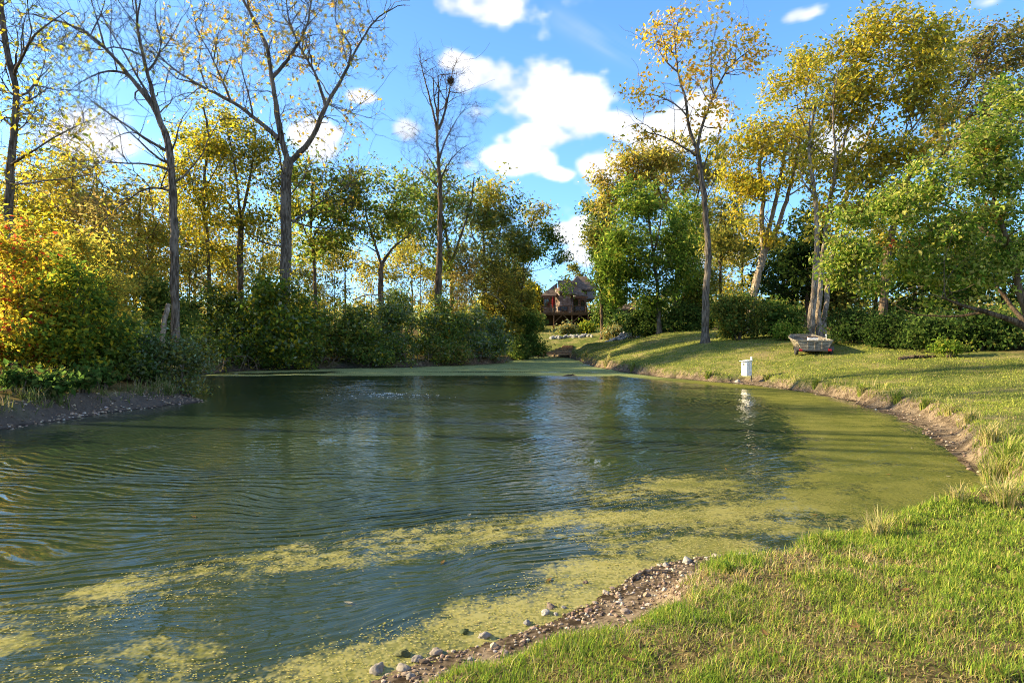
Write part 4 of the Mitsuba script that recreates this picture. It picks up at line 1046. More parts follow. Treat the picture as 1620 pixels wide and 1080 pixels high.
STONES = [(597, 1060, 14, (.36, .32, .27), 'broad pale stone nearest the bottom edge, at the left end of the pebble beach'), (638, 1036, 13, (.13, .14, .05), 'dark mossy stone half in the duckweed at the beach'),
          (659, 1043, 12, (.34, .30, .26), 'grey brown stone just right of the mossy stone'), (637, 1057, 12, (.42, .37, .31), 'flat beige stone below the grey brown one on the beach'),
          (690, 1032, 13, (.42, .35, .28), 'long beige stone at the waterline right of the mossy stone'), (767, 1007, 13, (.46, .42, .37), 'largest whitish stone in the middle of the pebble beach'),
          (833, 986, 9, (.34, .33, .32), 'pointed grey stone standing on the brown soil of the beach'), (871, 959, 9, (.26, .2, .16), 'dark brown round stone at the waterline, topmost of a small cluster'),
          (863, 969, 9, (.55, .52, .47), 'flat white stone lying against the dark brown round one'), (892, 961, 6, (.36, .35, .33), 'small grey stone right of the dark brown round one'),
          (879, 972, 5, (.48, .44, .4), 'small pale stone below the flat white one'), (744, 1042, 6, (.44, .41, .38), 'small light grey stone low in the gravel'), (734, 1000, 9, (.10, .13, .04), 'green slimy stone at the water left of the largest whitish stone'),
          (959, 939, 8, (.5, .42, .35), 'pale stone alone on the bare soil right of the stone cluster'), (926, 921, 6, (.2, .15, .12), 'small dark stone in the green scum near a dark scrap of weed'),
          (649, 1071, 10, (.36, .31, .26), 'brownish stone at the very bottom of the pebble beach'), (798, 1033, 8, (.38, .29, .23), 'reddish brown stone near the grass edge'), (989, 968, 9, (.42, .34, .28), 'brown stone half under the grass edge'),
          (1053, 894, 9, (.46, .43, .4), 'light grey stone at the left end of the soil spit'), (1086, 888, 12, (.5, .47, .43), 'long pale stone lying on the soil spit'), (1132, 880, 8, (.5, .42, .34), 'beige stone at the waterline on the soil spit'),
          (1174, 879, 10, (.56, .5, .44), 'whitish stone at the right end of the soil spit'), (1080, 920, 9, (.5, .38, .29), 'orange brown stone in front of the soil spit by the grass'), (1167, 604, 6, (.5, .48, .45), 'grey white rock by the water left of the nest box post')]
rng = np.random.default_rng(9)
for px, py, r, c, lab in STONES:
    p = hit(px, py)
    m = stone_mesh(p + [0, 0, r * p[1] / F * .02], r * p[1] / F * .78, rng, 3)
    single('stone', m, 'm_stone', lab, 'stone', color=stone_color(m, np.array(c) * .5, rng), smooth=True)
# gravel: too many to count
GV, GC = [], []
x, y = rng.uniform(-1.3, 2.6, 30000), rng.uniform(2.2, 5.4, 30000)
d, w = _di(np.c_[x, y]), edge_width(x, y)
k = (d > -.04) & (d < w * 1.05) & (rng.uniform(size=len(x)) < .32)
pts = [(a_, b_, rng.uniform(.004, .013) * (1.0 if rng.uniform() < .88 else 1.7)) for a_, b_ in zip(x[k], y[k])]
x, y = rng.uniform(-13, -8.5, 9000), rng.uniform(9, 19, 9000)
d = _di(np.c_[x, y])
k = (d > -.02) & (d < 1.1) & (rng.uniform(size=len(x)) < .3)
pts += [(a_, b_, rng.uniform(.012, .035)) for a_, b_ in zip(x[k], y[k])]
x, y = rng.uniform(5, 11, 9000), rng.uniform(6, 26, 9000)
d, w = _di(np.c_[x, y]), edge_width(x, y)
k = (d > 0) & (d < w) & (rng.uniform(size=len(x)) < .35)
pts += [(a_, b_, rng.uniform(.010, .03)) for a_, b_ in zip(x[k], y[k])]
pts = np.array(pts)
base = ICO[0].vertices
vv = base[None] * (1 + rng.normal(size=(len(pts), 12, 1)) * .16) * (pts[:, 2, None, None] * np.array([1.2, 1, .7]) * rng.uniform(.7, 1.3, (len(pts), 1, 3)))
vv += np.c_[pts[:, :2], ground(pts[:, 0], pts[:, 1]) + pts[:, 2] * .25][:, None]
gr = quads_to_mesh(vv, 12, ICO[0].faces)
TRI['gravel'] = len(gr.faces)
setting('gravel', gr, 'm_stone', 'stuff', 'small brown and pale gravel on the bare banks', 'gravel',
        color=np.repeat(pick([((.24, .17, .12), 5), ((.34, .27, .20), 4), ((.40, .36, .31), 1.0), ((.12, .085, .06), 4)], len(pts), rng), 12, 0))
# heap of rocks on the slope
hc = hit(990, 537)
for i in range(78):
    a, q = rng.uniform(0, 6.28), rng.uniform(0, 1) ** .6
    ox, oy = 2.4 * q * math.cos(a), 1.2 * q * math.sin(a)
    hz = .85 * max(0, 1 - q) ** .8 * (1 if ox > -.6 else .6)
    m = stone_mesh(np.array([hc[0] + ox, hc[1] + oy, float(ground(hc[0] + ox, hc[1] + oy)) + hz + .03]), rng.uniform(.14, .30), rng, 1, .7)
    b = rng.uniform(.22, .46)
    single('rock', m, 'm_stone', 'pale grey rock in the heap of rocks on the grass slope', 'rock', 'rocks in the heap', color=stone_color(m, (b, b * .95, b * .92), rng), smooth=False)
for i in range(20):
    p = P(872 + i * 3.4 + rng.normal() * .8, 0, 76 + rng.normal() * .6)
    m = stone_mesh(np.array([p[0], p[1], float(ground(p[0], p[1])) + .12]), rng.uniform(.2, .36), rng, 1, .8)
    b = rng.uniform(.2, .36)
    single('edging_stone', m, 'm_stone', 'grey stone in the row edging the planted bed below the deck', 'stone', 'edging stones below the deck', color=stone_color(m, (b, b * .97, b * .95), rng), smooth=False)


# ------------------------------------------------------------------ box and bar helpers
def box(x0, x1, y0, y1, z0, z1, bev=0.0):
    m = trimesh.creation.box((x1 - x0, y1 - y0, z1 - z0))
    m.apply_translation(((x0 + x1) / 2, (y0 + y1) / 2, (z0 + z1) / 2))
    return m


def bar(a, b, w, h=None):
    """A square bar from a to b."""
    a, b = np.asarray(a, float), np.asarray(b, float)
    L = np.linalg.norm(b - a)
    m = trimesh.creation.box((w, h or w, L))
    z = (b - a) / L
    xx = np.cross([0, 1, 0] if abs(z[1]) < .9 else [1, 0, 0], z); xx /= np.linalg.norm(xx)
    M = np.eye(4); M[:3, 0], M[:3, 1], M[:3, 2], M[:3, 3] = xx, np.cross(z, xx), z, (a + b) / 2
    return m.apply_transform(M)


def rod(a, b, r, sides=10):
    return trimesh.creation.cylinder(radius=r, segment=[a, b], sections=sides)


def poly_mesh(pts, faces):
    return trimesh.Trimesh(np.asarray(pts, float), faces, process=False)


def slab(pts, t):
    """A roof plane or panel: polygon pts (counter-clockwise from outside), thickness t inward."""
    p = np.asarray(pts, float)
    n = unit(np.cross(p[1] - p[0], p[2] - p[0]))
    k = len(p)
    f = [[0, i, i + 1] for i in range(1, k - 1)] + [[k, k + i + 1, k + i] for i in range(1, k - 1)]
    for i in range(k):
        j = (i + 1) % k
        f += [[i, k + i, k + j], [i, k + j, j]]
    return poly_mesh(np.vstack([p, p - n * t]), f)


def arched(x0, x1, z0, z1, y, depth, rise):
    """An opening's panel with a round head, facing -y."""
    xs = np.linspace(x0, x1, 11)
    top = z1 - rise + rise * np.sqrt(np.clip(1 - ((xs - (x0 + x1) / 2) / ((x1 - x0) / 2)) ** 2, 0, 1))
    pg = Polygon([(x0, z0), (x1, z0)] + list(zip(xs[::-1], top[::-1])))
    m = trimesh.creation.extrude_polygon(pg, depth, engine='earcut')
    v = m.vertices.copy()
    return poly_mesh(np.c_[v[:, 0], y + depth - v[:, 2], v[:, 1]], m.faces[:, ::-1][:, [0, 2, 1]])


# ------------------------------------------------------------------ house with its deck, 90 m away up the slope
HY = 92.0
hx = lambda px: (px - 810) / F * HY
hz = lambda py: EYE + (540 - py) / F * HY
gz0 = 4.0
H = thing('house', 'brown brick house with steep brown shingle roofs up the slope behind the dock', 'house')
part(H, 'wall', box(hx(861), hx(880), HY + 1.5, HY + 9, gz0, hz(468)), 'm_brick')
part(H, 'wall', trimesh.util.concatenate([slab([(hx(879), HY + 1.2, gz0), (hx(885), HY - .2, gz0), (hx(885), HY - .2, hz(455)), (hx(879), HY + 1.2, hz(455))], .3),
      slab([(hx(885), HY - .2, gz0), (hx(902), HY - .2, gz0), (hx(902), HY - .2, hz(455)), (hx(885), HY - .2, hz(455))], .3),
      slab([(hx(902), HY - .2, gz0), (hx(908), HY + 1.2, gz0), (hx(908), HY + 1.2, hz(455)), (hx(902), HY - .2, hz(455))], .3)]), 'm_brick', label='brick bay wall of paler mottled bricks')
part(H, 'wall', box(hx(908), hx(930), HY + 1.6, HY + 9, gz0, hz(468)), 'm_brick')
part(H, 'wall', box(hx(917), hx(948), HY + 3.4, HY + 12, hz(470), hz(454)), 'm_siding', label='grey sided upper wall')
part(H, 'wall', box(hx(962), hx(995), HY - 6, HY + 6, gz0, hz(491)), 'm_brick', label='low brick wing to the right')
rf = part(H, 'roof', slab([(hx(856), HY - .4, hz(467.5)), (hx(879.5), HY - .4, hz(467.5)), (hx(886), HY + 5, hz(443)), (hx(884), HY + 5, hz(443))], .25), 'm_shingle')
part(rf, 'fascia', box(hx(856), hx(879), HY - .5, HY - .3, hz(470.2), hz(467.8)), 'm_trim')
rf = part(H, 'roof', slab([(hx(883), HY - 1, hz(462)), (hx(930), HY - .2, hz(469)), (hx(912), HY + 6, hz(438)), (hx(888), HY + 6, hz(437))], .25), 'm_shingle')
part(rf, 'fascia', box(hx(907), hx(930), HY - .4, HY - .2, hz(471.5), hz(469.2)), 'm_trim')
part(H, 'roof', slab([(hx(915), HY + 3, hz(454.5)), (hx(952), HY + 3, hz(454.5)), (hx(940), HY + 9, hz(427)), (hx(922), HY + 9, hz(427))], .25), 'm_shingle')
part(H, 'roof', slab([(hx(911), HY + 4.2, hz(441)), (hx(916.5), HY + 2.9, hz(455)), (hx(922.5), HY + 8.9, hz(427)), (hx(920), HY + 9.5, hz(429))], .25), 'm_shingle')
part(H, 'roof', slab([(hx(961), HY - 6.4, hz(492)), (hx(997), HY - 6.4, hz(492)), (hx(990), HY, hz(480)), (hx(968), HY, hz(480))], .25), 'm_shingle')
part(H, 'deck_shade_wall', box(hx(859), hx(936), HY - 1.6, HY - .6, gz0 - .5, hz(499)), 'm_deck_shade')  # wall below the deck, with the shade of the deck painted into its colour
part(H, 'chimney', box(hx(879.5), hx(882.5), HY + 2.2, HY + 3.2, hz(462), hz(449)), 'm_brick')
part(H, 'downspout', bar((hx(917), HY + 2.7, hz(456)), (hx(911.5), HY + 3.9, hz(440)), .14), 'm_trim')


def window(x0, x1, z0, z1, y, rise, door=False):
    w = part(H, 'door' if door else 'window', arched(x0 - .12, x1 + .12, z0 - .1, z1 + .12, y - .08, .1, rise + .06), 'm_trim')
    part(w, 'pane', arched(x0, x1, z0, z1, y - .095, .03, rise), 'm_glass')
    part(w, 'frame', trimesh.util.concatenate([box((x0 + x1) / 2 - .03, (x0 + x1) / 2 + .03, y - .125, y - .096, z0, z1 - .02), box(x0, x1, y - .128, y - .0965, z0 + (z1 - z0) * .45, z0 + (z1 - z0) * .45 + .07)]), 'm_trim')


window(hx(862), hx(869.5), hz(484), hz(471.5), HY + 1.5, .38)
window(hx(909.5), hx(916), hz(494), hz(471.5), HY + 1.6, .33, True)
window(hx(921), hx(927), hz(494), hz(474), HY + 1.6, .3, True)
window(hx(889), hx(898), hz(493), hz(485), HY - .2, .02)
window(hx(925), hx(932), hz(465), hz(457), HY + 3.4, .02)

D = thing('deck', 'raised brown timber deck with railing and braced posts across the front of the house', 'deck')
DY0, DY1, dz = HY - 6, HY - .5, hz(497.5)
part(D, 'floor', box(hx(855) * .95, hx(946) * .95, DY0, DY1, dz - .14, dz), 'm_deck')
part(D, 'rim_beam', box(hx(855) * .95 - .05, hx(946) * .95 + .05, DY0 - .08, DY0 - .003, dz - .36, dz + .02), 'm_deck')
X0, X1 = hx(855) * .95, hx(946) * .95
posts = [X0 + .15, X0 + (X1 - X0) * .22, X0 + (X1 - X0) * .53, X0 + (X1 - X0) * .81, X1 - .15]
for q in posts:
    part(D, 'post', bar((q, DY0 + .1, gz0 - 1.0), (q, DY0 + .1, dz - .14), .2), 'm_deck')
for q, s in ((posts[1], 1), (posts[2], -1), (posts[2], 1), (posts[3], -1)):
    part(D, 'brace', bar((q, DY0 + .1, dz - 1.6), (q + s * 1.25, DY0 + .1, dz - .37), .13), 'm_deck')
for q in [X0, X0 + (X1 - X0) * .22, X0 + (X1 - X0) * .53, X0 + (X1 - X0) * .78, X0 + (X1 - X0) * .84, X1]:
    part(D, 'rail_post', bar((q, DY0, dz), (q, DY0, dz + 1.15), .16), 'm_deck')
part(D, 'handrail', box(X0, X1, DY0 - .06, DY0 + .06, dz + 1.0, dz + 1.06), 'm_deck')
part(D, 'bottom_rail', box(X0, X1, DY0 - .03, DY0 + .03, dz + .12, dz + .18), 'm_deck')
for q in np.arange(X0 + .22, X1 - .1, .17):
    part(D, 'baluster', box(q - .015, q + .015, DY0 - .015, DY0 + .015, dz + .18, dz + 1.0), 'm_black')
part(D, 'stair_rail', bar((X0 + .1, DY0 - .1, dz + .9), (X0 + 1.6, DY0 - .1, dz - .05), .12), 'm_deck')

U = thing('patio_umbrella', 'closed red patio umbrella standing at the left part of the deck', 'umbrella')
ux, uy = hx(875) * .96, HY - 3.5
part(U, 'pole', rod((ux, uy, dz), (ux, uy, dz + 2.7), .03), 'm_steel')
t = np.linspace(0, 1, 14); ang = np.arange(14) * 2 * np.pi / 14
rad = .03 + .17 * np.sin(np.pi * np.clip(t * .9 + .08, 0, 1)) ** .7
vv = np.stack([ux + rad[:, None] * (1 + .25 * np.cos(ang * 7)) * np.cos(ang), uy + rad[:, None] * (1 + .25 * np.cos(ang * 7)) * np.sin(ang), dz + .9 + 1.7 * t[:, None] + 0 * ang], -1)
i, j = np.meshgrid(np.arange(13), np.arange(14), indexing='ij'); i, j = i.ravel(), j.ravel()
q = np.vstack([np.c_[i * 14 + j, i * 14 + (j + 1) % 14, (i + 1) * 14 + (j + 1) % 14], np.c_[i * 14 + j, (i + 1) * 14 + (j + 1) % 14, (i + 1) * 14 + j]])
part(U, 'canopy', poly_mesh(vv.reshape(-1, 3), q), 'm_red')
part(U, 'base', trimesh.creation.cylinder(radius=.28, height=.1, transform=trimesh.transformations.translation_matrix((ux, uy, dz + .055))), 'm_black')


def deck_chair(px, lab):
    k = thing('deck_chair', lab, 'chair', None)
    x, y = hx(px) * .955, HY - 4.2
    part(k, 'seat', box(x - .28, x + .28, y - .27, y + .27, dz + .42, dz + .47), 'm_black')
    part(k, 'backrest', slab([(x - .28, y + .25, dz + .47), (x + .28, y + .25, dz + .47), (x + .28, y + .42, dz + 1.05), (x - .28, y + .42, dz + 1.05)], .04), 'm_black')
    for a in (-.25, .25):
        for b in (-.24, .24):
            part(k, 'leg', bar((x + a, y + b, dz), (x + a, y + b, dz + .42), .04), 'm_black')


deck_chair(886, 'black chair on the deck right of the red umbrella')
deck_chair(895, 'black chair on the deck in front of the brick bay')
deck_chair(914, 'black chair on the deck in front of the arched door')
deck_chair(922, 'black chair on the deck at the right of the arched door')

# ------------------------------------------------------------------ stepped dock at the head of the pond
K = thing('dock', 'brown wooden dock with wide steps climbing the bank at the far end of the pond', 'dock')
tiers = [(a, b, 62.0 + k, .46 + .125 * k) for k, (a, b) in enumerate([(851, 903.5), (858, 904), (865, 904.5), (872, 905), (878, 905.5), (884, 906), (889, 906.5), (891, 907)])]
for i, (a, b, Y, z) in enumerate(tiers):
    x0, x1 = (a - 810) / F * Y, (b - 810) / F * Y
    for j in range(5):
        y0 = Y + j * .2
        part(K, 'plank', box(x0 + RNG.normal() * .02, x1 + RNG.normal() * .02, y0 + .004, y0 + .192, z - .04 + RNG.normal() * .003, z), 'm_dock')
    part(K, 'riser', box(x0 + .02, x1 - .02, Y + .03, Y + .07, z - .125, z - .045), 'm_dock')
for a, Y in ((852, 62.2), (877, 62.2), (902, 62.2), (860, 64.5), (903, 64.5)):
    x0 = (a - 810) / F * Y
    part(K, 'post', bar((x0, Y, -1.2), (x0, Y, .44), .14), 'm_dock')

# ------------------------------------------------------------------ nest box on its post at the water's edge
NB = thing('nest_box', 'white weathered wooden nest box on a thin post at the water edge', 'bird box')
q = np.array([(1181 - 810) / F * 24.4, 24.4])
gz = float(ground(*q))
fr, sd = np.array([-.906, -.42, 0]), np.array([.42, -.906, 0])


def nb(m):
    M = np.eye(4); M[:3, 0], M[:3, 1], M[:3, 2], M[:3, 3] = sd, -fr, [0, 0, 1], [q[0], q[1], 0]
    return m.apply_transform(M)          # local x: to the viewer's side panel, local -y: the entrance front


zt, zb = EYE - 31.5 / F * 24.4, EYE - 54 / F * 24.4
W, Dp, th = .138, .155, .022
b = part(NB, 'box', nb(trimesh.util.concatenate([box(-W, W, Dp - th, Dp, zb, zt), box(-W, -W + th, -Dp + th + .001, Dp - th - .001, zb, zt), box(W - th, W, -Dp + th + .001, Dp - th - .001, zb, zt), box(-W + th, W - th, -Dp + th, Dp - th, zb + .01, zb + .03)])), 'm_boxpaint')
hole = shapely.affinity.scale(shapely.Point(0, zt - .12).buffer(.05, quad_segs=8), 1, .8, origin=(0, zt - .12)) if hasattr(shapely, 'affinity') else None
from shapely import affinity
front = shapely.box(-W, zb, W, zt).difference(affinity.scale(shapely.Point(0, zt - .13).buffer(.052), 1, .85))
fm = trimesh.creation.extrude_polygon(front, th, engine='earcut')
fv = np.asarray(fm.vertices)
part(b, 'front', nb(poly_mesh(np.c_[fv[:, 0], -Dp + th - fv[:, 2], fv[:, 1]], fm.faces)), 'm_boxpaint')
part(NB, 'roof', nb(slab([(-W - .03, -Dp - .09, zt + .002), (W + .02, -Dp - .09, zt + .002), (W + .02, Dp + .03, zt + .03), (-W - .03, Dp + .03, zt + .03)], -.025)), 'm_boxpaint')
part(NB, 'post', nb(rod((W - .05, Dp + .03, gz - .3), (W - .05, Dp + .03, zt + .04), .022)), 'm_steel')
part(NB, 'post_top', nb(box(W - .09, W - .02, Dp + .002, Dp + .06, zt + .035, zt + .20)), 'm_boxpaint')

# ------------------------------------------------------------------ flat bottomed boat on its trailer
bx, by = (1289 - 810) / F * 26.9, 26.9
bg = float(ground(bx, by))
hd = math.radians(72)                                   # heading of the bow, from +x
fx, fy = math.cos(hd), math.sin(hd)


def bt(m):
    M = np.eye(4); M[:3, 0], M[:3, 1], M[:3, 3] = [fy, -fx, 0], [fx, fy, 0], [bx, by, bg]
    return m.apply_transform(M)          # local x: starboard, local y: bow


st = np.array([0, .5, 1.2, 2.0, 2.7, 3.2, 3.6])          # stations from the transom
bw = np.array([.55, .57, .58, .57, .53, .46, .36]); gw = np.array([.77, .79, .80, .79, .74, .64, .50])
zb_ = .27 + .055 * st + np.array([0, 0, 0, .01, .05, .12, .24]); zg = .27 + .055 * st + np.array([.42, .42, .42, .43, .46, .50, .56])


def shell(inset):
    rows = []
    for y, b_, g_, z0, z1 in zip(st, bw, gw, zb_, zg):
        rows.append([(-g_ + inset, y, z1), (-b_ + inset, y, z0 + inset), (b_ - inset, y, z0 + inset), (g_ - inset, y, z1)])
    return np.array(rows)


o, inn = shell(0), shell(.02)
inn[0, :, 1] += .03; inn[-1, :, 1] -= .03
vts = np.vstack([o.reshape(-1, 3), inn.reshape(-1, 3)])
fcs = []
ns = len(st)
for off, sgn in ((0, 1), (ns * 4, -1)):
    for i in range(ns - 1):
        for j in range(3):
            a, b_, c, d_ = off + i * 4 + j, off + i * 4 + j + 1, off + (i + 1) * 4 + j + 1, off + (i + 1) * 4 + j
            fcs += [[a, b_, c], [a, c, d_]] if sgn > 0 else [[a, c, b_], [a, d_, c]]
    for i, fl in ((0, -1), (ns - 1, 1)):
        a = off + i * 4
        fcs += [[a, a + 1, a + 2], [a, a + 2, a + 3]] if fl * sgn > 0 else [[a, a + 2, a + 1], [a, a + 3, a + 2]]
for i in range(ns - 1):
    for j in (0, 3):
        a, c = i * 4 + j, (i + 1) * 4 + j
        fcs += [[a, c, c + ns * 4], [a, c + ns * 4, a + ns * 4]]
for i in (0, ns - 1):
    a, c = i * 4, i * 4 + 3
    fcs += [[a, c, c + ns * 4], [a, c + ns * 4, a + ns * 4]]
B = thing('rowing_boat', 'weathered grey flat bottomed boat lying on a small trailer on the lawn', 'boat')
part(B, 'hull', bt(poly_mesh(vts, fcs)), 'm_hull')
gun = []
for s in (0, 3):
    for i in range(ns - 1):
        gun.append(bar(o[i, s] + [0, 0, .015], o[i + 1, s] + [0, 0, .015], .05, .04))
gun.append(bar(o[0, 0] + [.03, -.01, .012], o[0, 3] + [-.03, -.01, .012], .06, .05)); gun.append(bar(o[-1, 0] + [0, .01, .012], o[-1, 3] + [0, .01, .012], .05, .05))
part(B, 'gunwale', bt(trimesh.util.concatenate(gun)), 'm_hull')
for y in (.45, 1.5, 2.6):
    part(B, 'bench', bt(box(-.60, .60, y, y + .32, .53 + .055 * y, .57 + .055 * y)), 'm_black')
for x_ in (-.3, 0, .3):
    part(B, 'transom_rib', bt(box(x_ - .02, x_ + .02, -.03, -.003, .30, .27 + .40)), 'm_hull')
part(B, 'stern_light', bt(trimesh.util.concatenate([rod((.5, .1, .7), (.5, .1, .95), .012), trimesh.creation.icosphere(subdivisions=1, radius=.035).apply_translation((.5, .1, .97))])), 'm_foam')
cb = thing('boat_box', 'beige box standing in the middle of the grey boat', 'box')
part(cb, 'body', bt(box(-.02, .42, 1.54, 1.80, .655, .87)), 'm_boxpaint')
part(cb, 'lid', bt(box(-.035, .435, 1.525, 1.815, .871, .91)), 'm_trim', label='tan lid')

TR = thing('boat_trailer', 'small dark trailer with two wheels and red lamps under the grey boat', 'trailer')
part(TR, 'frame', bt(trimesh.util.concatenate([bar((-.5, -.1, .24), (-.35, 2.6, .24), .05), bar((.5, -.1, .24), (.35, 2.6, .24), .05), bar((-.35, 2.6, .24), (0, 4.1, .25), .05), bar((.35, 2.6, .24), (0, 4.1, .25), .05), bar((-.55, -.1, .24), (.55, -.1, .24), .05)])), 'm_steel')
part(TR, 'axle', bt(rod((-.72, .35, .21), (.72, .35, .21), .03)), 'm_steel')
for s in (-1, 1):
    ty = trimesh.creation.torus(major_radius=.155, minor_radius=.06, major_sections=28, minor_sections=10)
    ty.apply_transform(trimesh.transformations.rotation_matrix(np.pi / 2, [0, 1, 0])); ty.apply_scale([1.25, 1, 1])
    wk = part(TR, 'wheel', bt(rod((s * .66, .35, .21), (s * .82, .35, .21), .05)), 'm_steel')
    part(wk, 'tyre', bt(ty.copy().apply_translation((s * .74, .35, .215))), 'm_rubber', smooth=True)
    part(wk, 'rim', bt(rod((s * .70, .35, .215), (s * .775, .35, .215), .105, 20)), 'm_rim')
    a = np.linspace(.15, np.pi - .15, 10)
    fend = [bar((s * .74, .35 + .25 * math.cos(p0), .215 + .25 * math.sin(p0)), (s * .74, .35 + .25 * math.cos(p1), .215 + .25 * math.sin(p1)), .2, .012) for p0, p1 in zip(a[:-1], a[1:])]
    part(TR, 'fender', bt(trimesh.util.concatenate(fend)), 'm_steel')
    part(TR, 'tail_lamp', bt(box(s * .62 - .06, s * .62 + .06, -.16, -.11, .22, .31)), 'm_lamp_red')
part(TR, 'jockey_leg', bt(bar((0, 3.9, -.05), (0, 3.9, .24), .05)), 'm_steel')


# ------------------------------------------------------------------ dead wood
def wood_thing(name, pts, r0, r1, bsdf, label, cat, subs=(), n=16):
    c = spline(pts, n)
    c[1:-1] += RNG.normal(size=(n - 2, 3)) * r0 * .15
    k = thing(name, label, cat)
    part(k, 'stem' if subs else 'wood', trimesh.util.concatenate([tubes(c[None], np.linspace(r0, r1, n)[None], 9), ICO[1].copy().apply_scale(r1 * .99).apply_translation(c[-1]), ICO[1].copy().apply_scale(r0 * .99).apply_translation(c[0])]), bsdf, smooth=True)
    for s_ in subs:
        part(k, 'branch', tubes(spline(s_, 8)[None], np.linspace(r1 * .9, r1 * .4, 8)[None], 6), bsdf, smooth=True)


g = lambda px, Y, up=0.0: np.array([(px - 810) / F * Y, Y, float(ground((px - 810) / F * Y, Y)) + up])
p0 = g(255, 23.5, -.2)
wood_thing('broken_snag', [p0, P(259, 515, 23.5), P(266, 483, 23.7)], .12, .10, 'm_bark_pale', 'pale broken trunk leaning beside the tall leaning bare tree', 'dead trunk')
wood_thing('fallen_log', [g(1424, 23.6, .05), g(1448, 23.5, .06), g(1478, 23.3, .04)], .09, .07, 'm_bark_brown', 'brown log lying at the lawn border right of the boat', 'log')
wood_thing('fallen_branch', [P(560, 474, 45.5), P(585, 466, 45.5), P(620, 468, 45.3), P(640, 490, 45)], .05, .03, 'm_bark_pale', 'pale dead branch lying across the shrubs left of the dead tree', 'branch',
           [[P(576, 470, 45.5), P(577, 492, 45.3)], [P(592, 467, 45.5), P(590, 495, 45.2)], [P(572, 481, 45.3), P(600, 480, 45.3)]])
wood_thing('fallen_branch', [P(735, 478, 52), P(765, 462, 52), P(785, 470, 52), P(800, 488, 51.5)], .045, .02, 'm_bark_pale', 'arched pale bare branch above the silvery shrub right of the dead tree', 'branch', [[P(765, 462, 52), P(778, 455, 52)], [P(785, 470, 52), P(790, 452, 52)]])
wood_thing('sunken_branch', [P(893, 594.5, 29.6), P(905, 593, 30), P(914, 596.5, 29.3)], .05, .02, 'm_bark_brown', 'dark branch poking out of the duckweed at its edge in mid pond', 'branch', [[P(905, 593, 30), P(908, 588.5, 30)]])
wood_thing('stick', [hit(1000, 918) + [0, 0, .012], hit(1030, 908) + [0, 0, .03], hit(1062, 906) + [0, 0, .02]], .012, .006, 'm_bark_pale', 'pale stick lying on the bare soil of the near beach', 'stick')
# tangled bare roots at the waterline of the far bank
rt = thing('root_tangle', 'brown tangle of bare roots and twigs at the foot of the far bank shrubs', 'roots')
ro = np.random.default_rng(31)
RT, RR = [], []
for i in range(170):
    px = ro.uniform(330, 790)
    j = int(np.argmin(np.abs((_ring[:, 0] / np.maximum(_ring[:, 1], 1) * F + 810) - px) + 1000 * (_ring[:, 1] < 30) + 1000 * (_ring[:, 0] > 0.5)))
    b0 = np.array([*_ring[j], 0]) + [ro.normal() * .3, ro.uniform(.2, 1.2), ro.uniform(.4, 1.0)]
    e0 = np.array([*_ring[j], 0]) + [ro.normal() * .9, ro.uniform(-.5, .1), ro.uniform(-.05, .2)]
    RT.append(spline([b0, (b0 + e0) / 2 + ro.normal(size=3) * .25, e0], 6)); RR.append(np.linspace(ro.uniform(.02, .045), .01, 6))
part(rt, 'root', tubes(np.array(RT), np.array(RR), 4), 'm_twig', stuff=True)


# ------------------------------------------------------------------ grass tufts, water plants, leaves, bubbles
def tuft(px, py, hpx, n, pal, label, cat='grass tuft', width=.008, spread=.5, name='grass_tuft', seed=0):
    r_ = np.random.default_rng(400 + seed)
    p = hit(px, py)
    h = hpx * .8 / F * p[1]
    a, q = r_.uniform(0, 6.28, n), r_.uniform(0, 1, n) ** .5 * h * .33
    x_, y_ = p[0] + q * np.cos(a), p[1] + q * np.sin(a)
    b = np.c_[x_, y_, np.maximum(ground(x_, y_), 0) - .01]
    d = np.c_[np.cos(a), np.sin(a), 0 * a] * r_.uniform(.1, 1, (n, 1)) * spread + r_.normal(size=(n, 3)) * [.15, .15, 0]
    L = h * r_.uniform(.5, 1.15, (n, 1))
    m1 = b + unit([0, 0, 1] + d * .5) * L * .45
    m2 = m1 + unit([0, 0, .8] + d * 1.2) * L * .35
    e = m2 + unit([0, 0, .25] + d * 2.0) * L * .3
    w_ = width * r_.uniform(.6, 1.3, n)
    s_ = np.c_[-np.sin(a), np.cos(a), 0 * a] * w_[:, None] * .5
    v_ = np.stack([b - s_, b + s_, m1 + s_, m1 - s_, m2 + s_ * .7, m2 - s_ * .7, e], 1)
    single(name, quads_to_mesh(v_, 7, [[0, 1, 2], [0, 2, 3], [3, 2, 4], [3, 4, 5], [5, 4, 6]]), 'm_grass', label, cat, color=np.repeat(pick(pal, n, r_), 7, 0))


